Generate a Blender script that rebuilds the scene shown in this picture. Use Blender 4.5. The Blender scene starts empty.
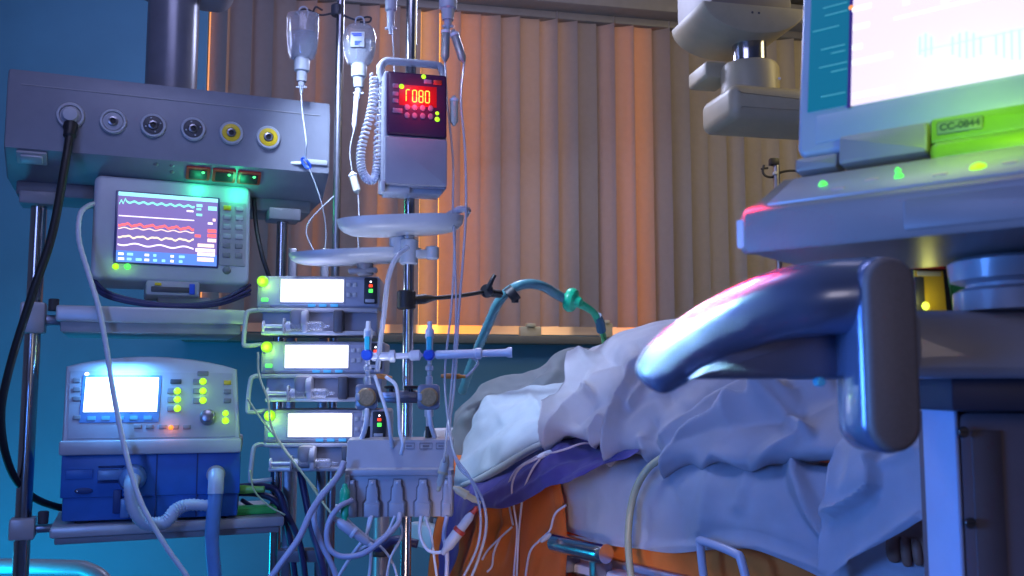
import bpy, bmesh, math, random
from mathutils import Vector, Matrix, noise
random.seed(7)
C = bpy.context.scene.collection
SC = bpy.context.scene
PI = math.pi
V = Vector

# ------------------------------------------------------------------ camera
CAM = V((0, 0, 1.0)); PITCH = math.radians(5.8); FP = 950.0
cd = bpy.data.cameras.new('camera'); cam = bpy.data.objects.new('camera', cd); C.objects.link(cam)
cam.location = CAM; cam.rotation_euler = (PI/2 + PITCH, 0, 0)
cd.sensor_width = 36; cd.lens = FP/1024*36; cd.clip_start = 0.02
cd.dof.use_dof = True; cd.dof.focus_distance = 2.3; cd.dof.aperture_fstop = 7.0
SC.camera = cam
SC.view_settings.view_transform = 'Standard'; SC.view_settings.look = 'None'
SC.view_settings.gamma = 1; SC.view_settings.exposure = 0.0
SC.view_settings.use_curve_mapping = False

def ray(px, py):
    u = (px-512)/FP; v = (288-py)/FP; c, s = math.cos(PITCH), math.sin(PITCH)
    return V((u, c - v*s, s + v*c))
def P(px, py, Y):
    d = ray(px, py); return CAM + d*(Y/d.y)
def proj(p):
    q = p - CAM; c, s = math.cos(PITCH), math.sin(PITCH)
    f = q.y*c + q.z*s; up = -q.y*s + q.z*c
    return 512 + FP*q.x/f, 288 - FP*up/f

class Fr:
    """a device's own frame: x right along its front, y into it, z up"""
    def __init__(s, o, yaw=0, tilt=0):
        s.o = V(o); s.M = Matrix.Translation(s.o) @ Matrix.Rotation(math.radians(yaw), 4, 'Z') @ Matrix.Rotation(math.radians(tilt), 4, 'X')
        s.I = s.M.inverted()
    def px(s, a, b, y=0.0):
        o = s.I @ CAM; d = s.I.to_3x3() @ ray(a, b)
        p = o + d*((y-o.y)/d.y); return V((p.x, y, p.z))
    def w(s, x, y=None, z=None):
        return s.M @ (V((x, y, z)) if y is not None else V(x))

# ------------------------------------------------------------------ materials
MATS = {}
def mat(name, col, rough=.5, metal=0.0, var=.06, scale=25, bump=0.0, bscale=120, emit=None, es=0.0, trans=0.0, spec=.5, alpha=1.0, coat=0.0, sheen=0.0, transl=0.0):
    if name in MATS: return MATS[name]
    m = bpy.data.materials.new(name); m.use_nodes = True; nt = m.node_tree; N = nt.nodes; L = nt.links
    b = N['Principled BSDF']; out = N['Material Output']
    b.inputs['Roughness'].default_value = rough; b.inputs['Metallic'].default_value = metal
    b.inputs['Specular IOR Level'].default_value = spec
    b.inputs['Coat Weight'].default_value = coat; b.inputs['Sheen Weight'].default_value = sheen
    b.inputs['Transmission Weight'].default_value = trans; b.inputs['Alpha'].default_value = alpha
    tc = N.new('ShaderNodeTexCoord')
    if var > 0:
        n = N.new('ShaderNodeTexNoise'); n.inputs['Scale'].default_value = scale; n.inputs['Detail'].default_value = 4
        L.new(tc.outputs['Object'], n.inputs['Vector'])
        r = N.new('ShaderNodeValToRGB')
        r.color_ramp.elements[0].position = .3; r.color_ramp.elements[1].position = .7
        r.color_ramp.elements[0].color = tuple(max(0, c*(1-var)) for c in col)+(1,)
        r.color_ramp.elements[1].color = tuple(min(1, c*(1+var)) for c in col)+(1,)
        L.new(n.outputs['Fac'], r.inputs['Fac']); L.new(r.outputs['Color'], b.inputs['Base Color'])
    else:
        b.inputs['Base Color'].default_value = tuple(col)+(1,)
    if bump > 0:
        n2 = N.new('ShaderNodeTexNoise'); n2.inputs['Scale'].default_value = bscale; n2.inputs['Detail'].default_value = 3
        L.new(tc.outputs['Object'], n2.inputs['Vector'])
        bp = N.new('ShaderNodeBump'); bp.inputs['Strength'].default_value = bump; bp.inputs['Distance'].default_value = .002
        L.new(n2.outputs['Fac'], bp.inputs['Height']); L.new(bp.outputs['Normal'], b.inputs['Normal'])
    if emit:
        b.inputs['Emission Color'].default_value = tuple(emit)+(1,); b.inputs['Emission Strength'].default_value = es
    if transl > 0:
        t = N.new('ShaderNodeBsdfTranslucent'); t.inputs['Color'].default_value = tuple(col)+(1,)
        mx = N.new('ShaderNodeMixShader'); mx.inputs['Fac'].default_value = transl
        L.new(b.outputs['BSDF'], mx.inputs[1]); L.new(t.outputs['BSDF'], mx.inputs[2]); L.new(mx.outputs['Shader'], out.inputs['Surface'])
    MATS[name] = m
    return m
def glow(name, col, s):
    return mat(name, tuple(c*.3 for c in col), rough=.4, var=0, emit=col, es=s)

white = mat('white_plastic', (.44, .46, .52), .38, var=.04, bump=.05)
beige = mat('grey_white_plastic', (.38, .385, .43), .45, var=.05, bump=.05)
grey = mat('grey_plastic', (.30, .30, .33), .45, var=.06, bump=.06)
mid = mat('mid_grey_plastic', (.19, .19, .22), .42, var=.06, bump=.06)
dark = mat('dark_grey_plastic', (.06, .06, .075), .45, var=.1)
black = mat('black_rubber', (.012, .012, .016), .5, var=.1)
chrome = mat('chrome_steel', (.46, .46, .50), .2, metal=1.0, var=.03, scale=60)
steel = mat('brushed_steel', (.30, .30, .34), .34, metal=1.0, var=.06, scale=90)
alu = mat('painted_aluminium', (.50, .51, .55), .36, metal=.2, var=.04)
blueplastic = mat('deep_blue_plastic', (.03, .15, .52), .40, var=.07, bump=.05)
bluedark = mat('dark_blue_plastic', (.015, .05, .2), .5)
yellow = mat('yellow_enamel', (.75, .52, .02), .35, var=.05)
redp = mat('red_plastic', (.42, .035, .02), .4, var=.06)
tubem = mat('clear_tube', (.62, .66, .76), .2, var=.03, trans=.4, spec=.6, alpha=.75)
tubew = mat('white_tube', (.66, .68, .76), .35, var=.04)
hoseblue = mat('translucent_blue_hose', (.16, .34, .68), .3, trans=.2, var=.08)
hosewhite = mat('corrugated_hose_white', (.55, .62, .75), .3, trans=.15, var=.06)
hosegreen = mat('green_blue_hose', (.10, .28, .33), .3, trans=.1, var=.1)
greenp = mat('green_plastic', (.01, .48, .24), .32, var=.05)
glassb = mat('bottle_plastic', (.72, .76, .84), .12, var=.02, trans=.62, spec=.6, alpha=.62)
fluid = mat('saline', (.55, .62, .75), .05, var=0, trans=.6, alpha=.5)
cream = mat('cream_plastic', (.55, .48, .30), .4, var=.04)
tealp = mat('teal_plastic', (.02, .45, .62), .35, var=.05)
bluep = mat('bright_blue_plastic', (.02, .09, .62), .35, var=.05)
orangep = mat('orange_plastic', (.62, .22, .04), .4, var=.05)
brass = mat('amber_disc', (.42, .27, .12), .4, var=.2, scale=200)
led_g = glow('led_green', (.10, 1.0, .12), 1.4)
led_y = glow('led_yellow_green', (.42, 1.0, .02), 1.4)
led_r = glow('led_red', (1.0, .06, .01), 1.5)
led_o = glow('led_orange', (1.0, .25, .03), 1.6)
lcd_w = glow('lcd_white', (.86, .88, 1.0), 2.6)
lcd_c = glow('lcd_cyan_key', (.06, .38, .85), .7)

# ------------------------------------------------------------------ mesh builder
class MB:
    def __init__(s): s.bm = bmesh.new()
    def _add(s, bm2, M=None):
        if M is not None: bmesh.ops.transform(bm2, matrix=M, verts=bm2.verts)
        vm = {}
        for v in bm2.verts: vm[v] = s.bm.verts.new(v.co)
        for f in bm2.faces:
            try: s.bm.faces.new([vm[v] for v in f.verts])
            except ValueError: pass
        bm2.free(); return s
    def box(s, x0, x1, y0, y1, z0, z1, bev=.003, seg=2, M=None):
        b = bmesh.new(); bmesh.ops.create_cube(b, size=1)
        for v in b.verts:
            v.co = V((x0 if v.co.x < 0 else x1, y0 if v.co.y < 0 else y1, z0 if v.co.z < 0 else z1))
        bev = min(bev, abs(x1-x0)*.45, abs(y1-y0)*.45, abs(z1-z0)*.45)
        if bev > 1e-5: bmesh.ops.bevel(b, geom=b.edges[:], offset=bev, segments=seg, affect='EDGES', profile=.5)
        return s._add(b, M)
    def cb(s, c, d, bev=.003, M=None):
        return s.box(c[0]-d[0]/2, c[0]+d[0]/2, c[1]-d[1]/2, c[1]+d[1]/2, c[2]-d[2]/2, c[2]+d[2]/2, bev, M=M)
    def prism(s, pts, y0, y1, axis='y', bev=.002, M=None, seg=2):
        """extrude a closed outline; pts in (x,z) for axis y, (y,z) for axis x, (x,y) for axis z"""
        b = bmesh.new()
        def mk(p, d): return V((p[0], d, p[1])) if axis == 'y' else (V((d, p[0], p[1])) if axis == 'x' else V((p[0], p[1], d)))
        A = [b.verts.new(mk(p, y0)) for p in pts]; B = [b.verts.new(mk(p, y1)) for p in pts]
        n = len(pts); fa = b.faces.new(A); fb = b.faces.new(B[::-1])
        for i in range(n): b.faces.new([A[(i+1) % n], A[i], B[i], B[(i+1) % n]])
        bmesh.ops.recalc_face_normals(b, faces=b.faces)
        if bev > 0:
            e = list({e for f in (fa, fb) for e in f.edges})
            bmesh.ops.bevel(b, geom=e, offset=bev, segments=seg, affect='EDGES', profile=.5)
        return s._add(b, M)
    def lathe(s, prof, c=(0, 0, 0), axis='z', seg=24, M=None):
        b = bmesh.new(); rings = []
        ax = {'x': Matrix.Rotation(PI/2, 4, 'Y'), 'y': Matrix.Rotation(-PI/2, 4, 'X'), 'z': Matrix.Identity(4)}[axis] if isinstance(axis, str) else V(axis).to_track_quat('Z', 'Y').to_matrix().to_4x4()
        for r, h in prof:
            if r < 1e-6: rings.append([b.verts.new((0, 0, h))])
            else: rings.append([b.verts.new((r*math.cos(2*PI*i/seg), r*math.sin(2*PI*i/seg), h)) for i in range(seg)])
        for A, B in zip(rings, rings[1:]):
            for i in range(seg):
                j = (i+1) % seg
                if len(A) == 1 and len(B) == 1: continue
                if len(A) == 1: b.faces.new([A[0], B[j], B[i]])
                elif len(B) == 1: b.faces.new([A[i], A[j], B[0]])
                else: b.faces.new([A[i], A[j], B[j], B[i]])
        for R in (rings[0], rings[-1]):
            if len(R) > 1: b.faces.new(R)
        bmesh.ops.recalc_face_normals(b, faces=b.faces)
        bmesh.ops.transform(b, matrix=Matrix.Translation(V(c)) @ ax, verts=b.verts)
        return s._add(b, M)
    def cyl(s, c, r, h, axis='z', bev=None, seg=24, M=None):
        bv = min(r, h)*.15 if bev is None else bev
        if bev == 0: return s.lathe([(r, 0), (r, h)], c, axis, seg, M)
        return s.lathe([(0, 0), (r-bv, 0), (r, bv), (r, h-bv), (r-bv, h), (0, h)], c, axis, seg, M)
    def dome(s, c, r, axis='y', k=.7, seg=14, M=None):
        return s.lathe([(r*math.cos(a), r*k*math.sin(a)) for a in [0, .4, .8, 1.2]]+[(0, r*k)], c, axis, seg, M)
    def tube(s, pts, r, seg=10, sm=6, ripple=0, rfreq=1, closed=False):
        pts = [V(p) for p in pts]; rs = r if isinstance(r, (list, tuple)) else [r]*len(pts)
        Q, R = [], []; n = len(pts)
        for i in range(n-1):
            p0 = pts[i-1] if i else pts[0]*2-pts[1]; p1, p2 = pts[i], pts[i+1]; p3 = pts[i+2] if i+2 < n else p2*2-p1
            for k in range(sm):
                t = k/sm
                Q.append(.5*((2*p1)+(p2-p0)*t+(2*p0-5*p1+4*p2-p3)*t*t+(3*p1-p0-3*p2+p3)*t**3)); R.append(rs[i]*(1-t)+rs[i+1]*t)
        Q.append(pts[-1]); R.append(rs[-1])
        if ripple:
            for i in range(len(R)): R[i] *= 1+ripple*(1 if (i//rfreq) % 2 else -1)
        T = [(Q[min(i+1, len(Q)-1)]-Q[max(i-1, 0)]).normalized() for i in range(len(Q))]
        up = V((0, 0, 1)) if abs(T[0].z) < .9 else V((1, 0, 0)); rings = []
        nrm = (up-T[0]*up.dot(T[0])).normalized()
        for q, t, rr in zip(Q, T, R):
            nrm = (nrm-t*nrm.dot(t)); nrm = nrm.normalized() if nrm.length > 1e-6 else t.orthogonal().normalized()
            bi = t.cross(nrm)
            rings.append([s.bm.verts.new(q+(nrm*math.cos(2*PI*i/seg)+bi*math.sin(2*PI*i/seg))*rr) for i in range(seg)])
        for A, B in zip(rings, rings[1:]):
            for i in range(seg): s.bm.faces.new([A[i], A[(i+1) % seg], B[(i+1) % seg], B[i]])
        s.bm.faces.new(rings[0][::-1]); s.bm.faces.new(rings[-1]); return s
    def build(s, name, m, parent=None, origin=None, ang=38, M=None):
        if M is not None: bmesh.ops.transform(s.bm, matrix=M, verts=s.bm.verts)
        if origin is not None: bmesh.ops.translate(s.bm, vec=-V(origin), verts=s.bm.verts)
        me = bpy.data.meshes.new(name); s.bm.to_mesh(me); s.bm.free()
        me.materials.append(m)
        for p in me.polygons: p.use_smooth = True
        me.set_sharp_from_angle(angle=math.radians(ang))
        o = bpy.data.objects.new(name, me); C.objects.link(o)
        if parent: o.parent = parent
        if origin is not None: o.location = origin
        return o
def tag(o, label=None, cat=None, group=None, kind=None):
    if label: o['label'] = label
    if cat: o['category'] = cat
    if group: o['group'] = group
    if kind: o['kind'] = kind
    return o
def thing(name, label, cat, F=None, loc=None, group=None):
    o = bpy.data.objects.new(name, None); C.objects.link(o); o.empty_display_size = .05
    if F is not None: o.matrix_world = F.M
    elif loc is not None: o.location = loc
    return tag(o, label, cat, group)
def struct(o): o['kind'] = 'structure'; return o
def cable(name, pts, r, m, label, cat='cable', seg=8, ends=None, sm=7, group=None, **k):
    o = MB().tube([V(p) for p in pts], r, seg=seg, sm=sm, **k).build(name, m, origin=V(pts[0]), ang=180)
    return tag(o, label, cat, group)
def pp(*a):
    """pixels with a distance each -> points"""
    return [P(*q) for q in a]
def rrect(x0, x1, z0, z1, r, n=6):
    out = []
    for cx, cz, a0 in ((x1-r, z1-r, 0), (x0+r, z1-r, PI/2), (x0+r, z0+r, PI), (x1-r, z0+r, 1.5*PI)):
        for i in range(n+1):
            a = a0+PI/2*i/n; out.append((cx+r*math.cos(a), cz+r*math.sin(a)))
    return out
def ell(cx, cz, a, b, n=28): return [(cx+a*math.cos(2*PI*i/n), cz+b*math.sin(2*PI*i/n)) for i in range(n)]
# ================================================================== THE ROOM
W = Fr((0, 3.9, 0), 12)
def wx(px, py=300): return W.px(px, py).x
xl = wx(199); xr = wx(1000); ZS = W.px(520, 334).z; ZT = W.px(560, 20).z + .02; ZC = W.px(703, 3).z
wallm = mat('teal_wall_paint', (.11, .27, .38), .6, var=.07, scale=4, bump=.12, bscale=90)
wallw = mat('pale_wall_paint', (.40, .41, .45), .7, var=.06, scale=4, bump=.1)
ceilm = mat('ceiling_panel', (.33, .32, .31), .8, var=.08, scale=8, bump=.1)
floorm = mat('blue_vinyl_floor', (.10, .13, .22), .3, var=.15, scale=12, bump=.05)
L0, L1 = -2.55, 3.4
m = MB().box(L0, xl, 0, .18, 0, ZC+.1, 0).box(xr, L1, 0, .18, 0, ZC+.1, 0).box(xl, xr, 0, .18, 0, ZS, 0).box(xl, xr, 0, .18, ZT, ZC+.1, 0)
struct(m.build('wall_back', wallm, M=W.M))
A = W.w(L0, 0, 0); B = W.w(L1, 0, 0)
struct(MB().prism([(A.x-.1, -1.6), (A.x, -1.6), (A.x, A.y+.1), (A.x-.1, A.y+.1)], 0, ZC, 'z', 0).build('wall_left', wallw))
struct(MB().prism([(B.x, -1.6), (B.x+.1, -1.6), (B.x+.1, B.y+.1), (B.x, B.y+.1)], 0, ZC, 'z', 0).build('wall_right', wallw))
struct(MB().box(A.x-.1, B.x+.1, -1.7, -1.6, 0, ZC, 0).build('wall_front', wallw))
struct(MB().box(A.x-.1, B.x+.1, -1.7, B.y+.3, -.1, 0, 0).build('floor', floorm))
struct(MB().box(A.x-.1, B.x+.1, -1.7, B.y+.3, ZC, ZC+.1, 0).build('ceiling', ceilm))
struct(MB().box(L0, L1, -.012, 0, 0, .1, .003, M=W.M).build('baseboard_back', grey))

# frosted window behind the blind, lit amber by the street lamps outside
fr_m = mat('window_frame_paint', (.35, .33, .30), .5)
m = MB()
for x in [xl+.03, xl+.9, xl+1.8, xr-.03]: m.box(x-.03, x+.03, .012, .08, ZS, ZT, .004)
m.box(xl, xr, .012, .08, ZS-.02, ZS-.001, .002).box(xl, xr, .012, .08, ZT-.05, ZT, .004)
win = struct(m.build('window_1', fr_m, M=W.M))
pm = bpy.data.materials.new('frosted_street_lit_glass'); pm.use_nodes = True
nt = pm.node_tree; b = nt.nodes['Principled BSDF']; b.inputs['Base Color'].default_value = (.4, .3, .2, 1); b.inputs['Roughness'].default_value = .5
tc = nt.nodes.new('ShaderNodeTexCoord'); sp = nt.nodes.new('ShaderNodeSeparateXYZ'); mr = nt.nodes.new('ShaderNodeMapRange'); cr = nt.nodes.new('ShaderNodeValToRGB')
nt.links.new(tc.outputs['Object'], sp.inputs[0]); nt.links.new(sp.outputs['X'], mr.inputs['Value'])
mr.inputs['From Min'].default_value = xl; mr.inputs['From Max'].default_value = xr
nt.links.new(mr.outputs['Result'], cr.inputs['Fac']); nt.links.new(cr.outputs['Color'], b.inputs['Emission Color'])
b.inputs['Emission Strength'].default_value = 1.15
el = cr.color_ramp.elements
stops = [(199, (.95, .30, .03)), (214, (.95, .30, .03)), (216, (.10, .06, .06)), (304, (.10, .06, .06)), (310, (1.0, .38, .10)), (320, (.9, .34, .10)), (326, (.10, .06, .06)), (370, (.10, .06, .06)), (376, (1.8, .72, .18)), (388, (1.6, .6, .15)), (394, (.12, .07, .06)), (418, (.15, .08, .06)), (424, (2.8, 1.2, .22)), (438, (2.5, .9, .13)), (444, (1.7, .52, .08)), (484, (1.4, .44, .08)),
         (492, (.35, .18, .10)), (540, (.8, .42, .20)), (566, (.6, .34, .18)), (572, (.14, .10, .08)), (602, (.14, .10, .08)), (608, (.9, .40, .20)), (624, (.9, .36, .18)), (628, (1.5, .46, .08)), (646, (1.2, .38, .08)), (652, (.14, .11, .07)), (800, (.40, .32, .11))]
el[0].position = 0; el[0].color = stops[0][1]+(1,); el[1].position = 1; el[1].color = stops[-1][1]+(1,)
for px, c in stops[1:]:
    e = el.new((wx(px)-xl)/(xr-xl)); e.color = c+(1,)
pane = MB().box(xl+.005, xr-.005, -.004, .006, ZS-.002, ZT-.03, 0).build('window_pane', pm, win, M=W.M)
sillm = mat('olive_sill', (.13, .12, .09), .5, var=.08)
sill = struct(MB().box(xl-.05, xr+.05, -.10, .06, ZS-.045, ZS-.012, .006, M=W.M).build('trim_1', sillm))
struct(MB().box(xl-.4, xr+.2, -.16, -.0, ZT-.01, ZT+.075, .006, M=W.M).box(xl-.4, xr+.2, -.24, -.0, ZT+.105, ZC, .006, M=W.M).build('trim_2', mat('pelmet_grey', (.20, .19, .19), .6)))
for i, px in enumerate((530, 606, 641)):
    q = W.px(px, 325, -.05); w = (.09, .05, .06)[i]; h = (.028, .045, .02)[i]
    o = MB().box(q.x-w/2, q.x+w/2, -.065, -.035, ZS-.012, ZS+h, .004).box(q.x-w/5, q.x+w/5, -.075, -.03, ZS+h-.002, ZS+h+.012, .003).build('window_catch', cream, M=W.M)
    tag(o, ('wide window catch on the sill left of the green connector', 'window catch on the sill right behind the green connector', 'small low window catch on the sill beside the white blanket')[i], 'window catch', 'catches along the window sill')

# vertical blind
slatm = mat('blind_fabric', (.50, .46, .46), .75, var=.05, scale=40, bump=.1, transl=.42)
blind = thing('vertical_blind', 'long beige vertical slat blind covering the amber-lit window behind the bed', 'blind', F=Fr(W.w(xl, -.038, ZS), 12))
Lb = xr-xl
MB().box(-.02, Lb+.02, -.025, .025, ZT-ZS-.04, ZT-ZS-.008, .004).build('head_rail', mat('rail_dark', (.16, .15, .15), .5), blind)
pit = .0835; n = int(Lb/pit)+1; rnd = random.Random(3)
tri = (3, 14, 24)
gap_px = (207, 432, 543, 606, 668, 727)
gx = [wx(p, 200)-xl for p in gap_px]
slat_mesh = []
for i in range(n):
    x = .045+i*pit
    a = tri[i % 3]+rnd.uniform(-3, 3)
    if min(abs(x-g) for g in gx) < pit*.5: a = 40
    b_ = bmesh.new(); rows = []
    hw = .0445; N_ = 6
    for z in (.0, ZT-ZS-.04):
        rows.append([b_.verts.new((-hw+2*hw*k/N_, .004*(1-(2*k/N_-1)**2), z)) for k in range(N_+1)])
    for k in range(N_): b_.faces.new([rows[0][k], rows[0][k+1], rows[1][k+1], rows[1][k]])
    bmesh.ops.solidify(b_, geom=b_.faces[:], thickness=.0007)
    s_ = MB(); s_._add(b_); o = s_.build('slat', slatm, blind)
    o.location = (x, 0, .03); o.rotation_euler.z = math.radians(-a)

# ================================================================== SUPPLY PENDANT (left)
R = Fr(P(8, 67, 2.2), 22)
pend = thing('supply_pendant', 'long grey ceiling-hung medical supply head with a row of round gas outlets', 'supply pendant', F=R)
xr_ = R.px(331, 104).x; zb = R.px(8, 147).z; zc = R.px(8, 170).z-.004; 
body = mat('pendant_grey', (.21, .225, .28), .42, var=.04, bump=.05)
prof = [(.012, 0), (.0, -.035), (0, zb), (.09, zc), (.26, zc), (.30, zb), (.30, -.02), (.28, 0)]
MB().prism(prof, 0, xr_, 'x', .006).build('housing', body, pend)
MB().box(.02, xr_-.03, .10, .25, zc-.035, zc+.002, .006).build('under_tray', mid, pend)
MB().box(.03, xr_-.03, -.0015, .002, -.040, -.037, .0005).build('trim_line', grey, pend)
q = R.px(172, 60, .15)
MB().cyl((q.x, .15, -.01), .066, ZC-R.o.z+.0, seg=40).build('column', mat('column_grey', (.20, .20, .24), .3, metal=.3), pend)
MB().cyl((q.x, .15, -.005), .075, .02, seg=40).build('column_collar', mid, pend)
q2 = R.px(205, -6, .15)
MB().prism(rrect(q.x-.10, q.x+.16, 0, .12, .05), .08, .22, 'y', .01).build('column_bracket', grey, pend, M=Matrix.Translation((0, 0, q2.z-.025)))
# gas outlets
outs = [(70.5, 116, 14.5, 'w'), (113, 122, 13.7, 'w'), (153, 126, 13, 'k'), (193, 129.5, 12.5, 'k'), (231, 133.5, 12, 'y'), (268, 138, 12, 'y')]
for px, py, r, k in outs:
    c = R.px(px, py); rr = (R.px(px+r, py)-c).length*1.0
    o = MB().lathe([(rr, 0), (rr, .006), (rr*.93, .010), (rr*.78, .010), (rr*.74, .003), (0, .003)], c, (0, -1, 0), 36).build('gas_outlet', white, pend)
    if k == 'w':
        MB().lathe([(rr*.72, 0), (rr*.72, .007), (rr*.4, .008), (0, .008)], c, (0, -1, 0), 30).build('face_ring', beige, o)
    else:
        m = MB().lathe([(rr*.76, 0), (rr*.76, .011), (rr*.42, .012), (rr*.40, .004), (0, .004)], c, (0, -1, 0), 30)
        m.build('face_ring', dark if k == 'k' else yellow, o, )
        if k == 'k':
            for j in range(4):
                a = j*PI/2+.3; MB().cb((c.x+rr*.58*math.cos(a), c.y-.0125, c.z+rr*.58*math.sin(a)), (.004, .002, .004), .001).build('mark', white, o)
    MB().lathe([(rr*.36, 0), (rr*.36, .013), (rr*.24, .014), (rr*.22, .006), (0, .006)], c, (0, -1, 0), 24).build('socket', steel if px > 71 else white, o)
    if px > 71: MB().cyl((c.x, c.y-.0075, c.z), rr*.2, .002, (0, -1, 0)).build('socket_hole', black, o)
    else: MB().lathe([(rr*.60, 0), (rr*.60, .016), (rr*.5, .022), (0, .024)], c, (0, -1, 0), 28).build('plug_cap', white, o)
# sloped lower face features
sl = Fr(R.w(0, 0, zb), 22, math.degrees(math.atan2(.09, -(zc-zb))))
SLm = R.I @ sl.M
def on_slope(px, py): return sl.px(px, py)
c = on_slope(32, 157); MB().cb((c.x, -.003, c.z), (.066, .008, .040), .003).build('rocker_plate', beige, pend, M=SLm)
MB().cb((c.x, -.008, c.z), (.048, .008, .026), .003).build('rocker_switch', white, pend, M=SLm)
for px, py in ((156, 164.5), (172, 165.5), (172, 172)):
    c = on_slope(px, py); MB().dome((c.x, 0, c.z), .006, (0, -1, 0), .6).build('pilot_button', steel, pend, M=SLm)
for px in (198, 224, 249):
    c = on_slope(px, 172.5+(px-198)*.09)
    s_ = MB().prism(rrect(c.x-.029, c.x+.029, c.z-.022, c.z+.022, .004), -.006, .001, 'y', .001).build('power_socket', redp, pend, M=SLm)
    MB().prism(rrect(c.x-.022, c.x+.022, c.z-.017, c.z+.015, .004), -.008, -.004, 'y', .001).build('socket_face', black, s_, M=SLm)
    MB().dome((c.x+.012, -.008, c.z+.009), .0042, (0, -1, 0)).build('pilot_lamp', glow('led_socket', (.12, 1.0, .30), 1.5), s_, M=SLm)
MB().box(xr_-.075, xr_-.008, -.006, .0, zb+.02, zb+.034, .003).build('line_clip_rail', white, pend)
# hanging poles with their sockets
polex = []
for px, r, nm in ((40, .0185, 0), (283.5, .0155, 1)):
    c = R.px(px, 190, .10); polex.append(c.x)
    MB().box(c.x-.042, c.x+.042, .06, .14, zc-.062, zc-.03, .005).build('pole_socket', body if nm == 0 else mid, pend)
    MB().cyl((c.x, .10, -R.o.z+.30), r, R.o.z-.30+zc-.04, seg=24).build('pole', chrome, pend)

def shelf(px0, px1, pyt, pyb, label, depth=.36):
    a = R.px(px0, pyt, -.04); b = R.px(px1, pyt, -.04); h = R.px(px0, pyt, -.04).z-R.px(px0, pyb, -.04).z
    F = Fr(R.w((a+b)/2 - V((0, 0, h))), 22); w = (b-a).length/2
    t = thing('equipment_shelf', label, 'shelf', F=F, group='shelves hung between the pendant poles')
    MB().box(-w, w, 0, depth, h*.55, h, .005).build('board', alu, t)
    MB().box(-w, w, -.004, .03, h*.40, h*1.02, .006).build('front_rail', alu, t)
    MB().box(-w+.01, w-.01, .01, depth-.02, 0, h*.5, .004).build('under_frame', grey, t)
    xp = R.w(polex[0], .10, 0); xp = (F.I @ xp).x
    MB().box(xp-.028, xp+.028, .108, .172, h*.0, h*1.25, .006).build('clamp_block', alu, t)
    MB().box(xp+.02, -w+.01, .12, .16, h*.35, h*.75, .004).build('clamp_arm', steel, t)
    MB().cyl((xp+.045, .112, h*.9), .012, .03, 'z').build('clamp_knob', dark, t)
    return t, F, w, h
up_shelf, US, usw, ush = shelf(56, 246, 308, 334, 'upper grey equipment shelf under the patient monitor, clamped to the chrome pole')
lo_shelf, LS, lsw, lsh = shelf(50, 284, 522, 540, 'lower grey equipment shelf carrying the blue and white ventilator')
# ================================================================== PATIENT MONITOR
Mo = Fr(R.w(R.px(97, 281, .02)), 24, -5)
mon = thing('patient_monitor', 'white bedside monitor with a colourful waveform screen on the upper shelf', 'monitor', F=Mo)
def quad(F, a, b, c_, d_, y=0.0, sink=0):
    return [((p := F.px(px, py, y)).x, p.z) for px, py in (a, b, c_, d_)]
tl, tr, bl, br = Mo.px(95, 174), Mo.px(251, 190), Mo.px(92, 279), Mo.px(248, 284)
x0, x1, z0, z1 = min(tl.x, bl.x), max(tr.x, br.x), bl.z, tl.z
MB().prism(rrect(x0, x1, z0, z1, .018), 0, .13, 'y', .010, seg=3).build('casing', white, mon)
MB().prism(rrect(x0+.02, x1-.02, z0+.02, z1-.02, .02), .12, .19, 'y', .02).build('rear_cover', beige, mon)
sx0, sx1 = Mo.px(117, 230).x, Mo.px(217, 230).x; sz0, sz1 = Mo.px(117, 262).z, Mo.px(117, 192).z
MB().prism(rrect(sx0-.006, sx1+.005, sz0-.004, sz1+.004, .003), -.004, .004, 'y', .001).build('screen_bezel', mat('screen_bezel', (.05, .06, .18), .3), mon)
scr = MB().box(sx0, sx1, -.0055, -.003, sz0, sz1, 0).build('screen', glow('monitor_screen', (.22, .16, .46), 1.1), mon)
sw, sh = sx1-sx0, sz1-sz0
def S(u, v, k=0): return V((sx0+u*sw, -.0062-k*.0004, sz1-v*sh))
def bar(u0, u1, v0, v1, m, name='text_block', k=0):
    a, b = S(u0, v1, k), S(u1, v0, k); MB().box(a.x, b.x, a.y-.0003, a.y+.0003, a.z, b.z, 0).build(name, m, scr)
def trace(f, v, m, w=.012, u0=.01, u1=.76, n=90, name='waveform'):
    b = bmesh.new(); A = []
    for i in range(n+1):
        u = u0+(u1-u0)*i/n; d = f(u); A.append((b.verts.new(S(u, v+d-w)), b.verts.new(S(u, v+d+w))))
    for p, q in zip(A, A[1:]): b.faces.new([p[0], q[0], q[1], p[1]])
    s_ = MB(); s_._add(b); s_.build(name, m, scr)
g_w = glow('scr_white', (.95, .85, 1.0), 1.5); g_c = glow('scr_cyan', (.35, .85, .95), 1.3); g_r = glow('scr_red', (1, .16, .18), 1.4); g_p = glow('scr_peach', (1.0, .72, .62), 1.4); g_b = glow('scr_blue', (.12, .28, .85), 1.1); g_t = glow('scr_teal', (.3, .9, .75), 1.2)
bar(0, 1, 0, .055, g_c, 'title_bar')
trace(lambda u: .012*math.sin(u*70)+(.03*math.sin(u*160) if u < .08 else 0), .14, g_t, .016)
trace(lambda u: .0, .345, g_w, .008)
trace(lambda u: .014*math.sin(u*52)+.006*math.sin(u*104), .47, g_r, .018)
trace(lambda u: .010*math.sin(u*52+1), .52, g_p, .008)
trace(lambda u: .012*math.sin(u*47)+.006*math.sin(u*90), .64, glow('scr_yellow', (.95, .8, .6), 1.3), .014)
trace(lambda u: .016*math.sin(u*26), .75, g_w, .011)
bar(0, 1, .84, 1, g_b, 'status_band')
rr_ = random.Random(5)
for i in range(9):
    u = .02+i*.085
    for v in (.87, .94):
        if rr_.random() < .8: bar(u, u+rr_.uniform(.03, .06), v, v+.035, g_c if i % 3 else g_w, k=1)
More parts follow.
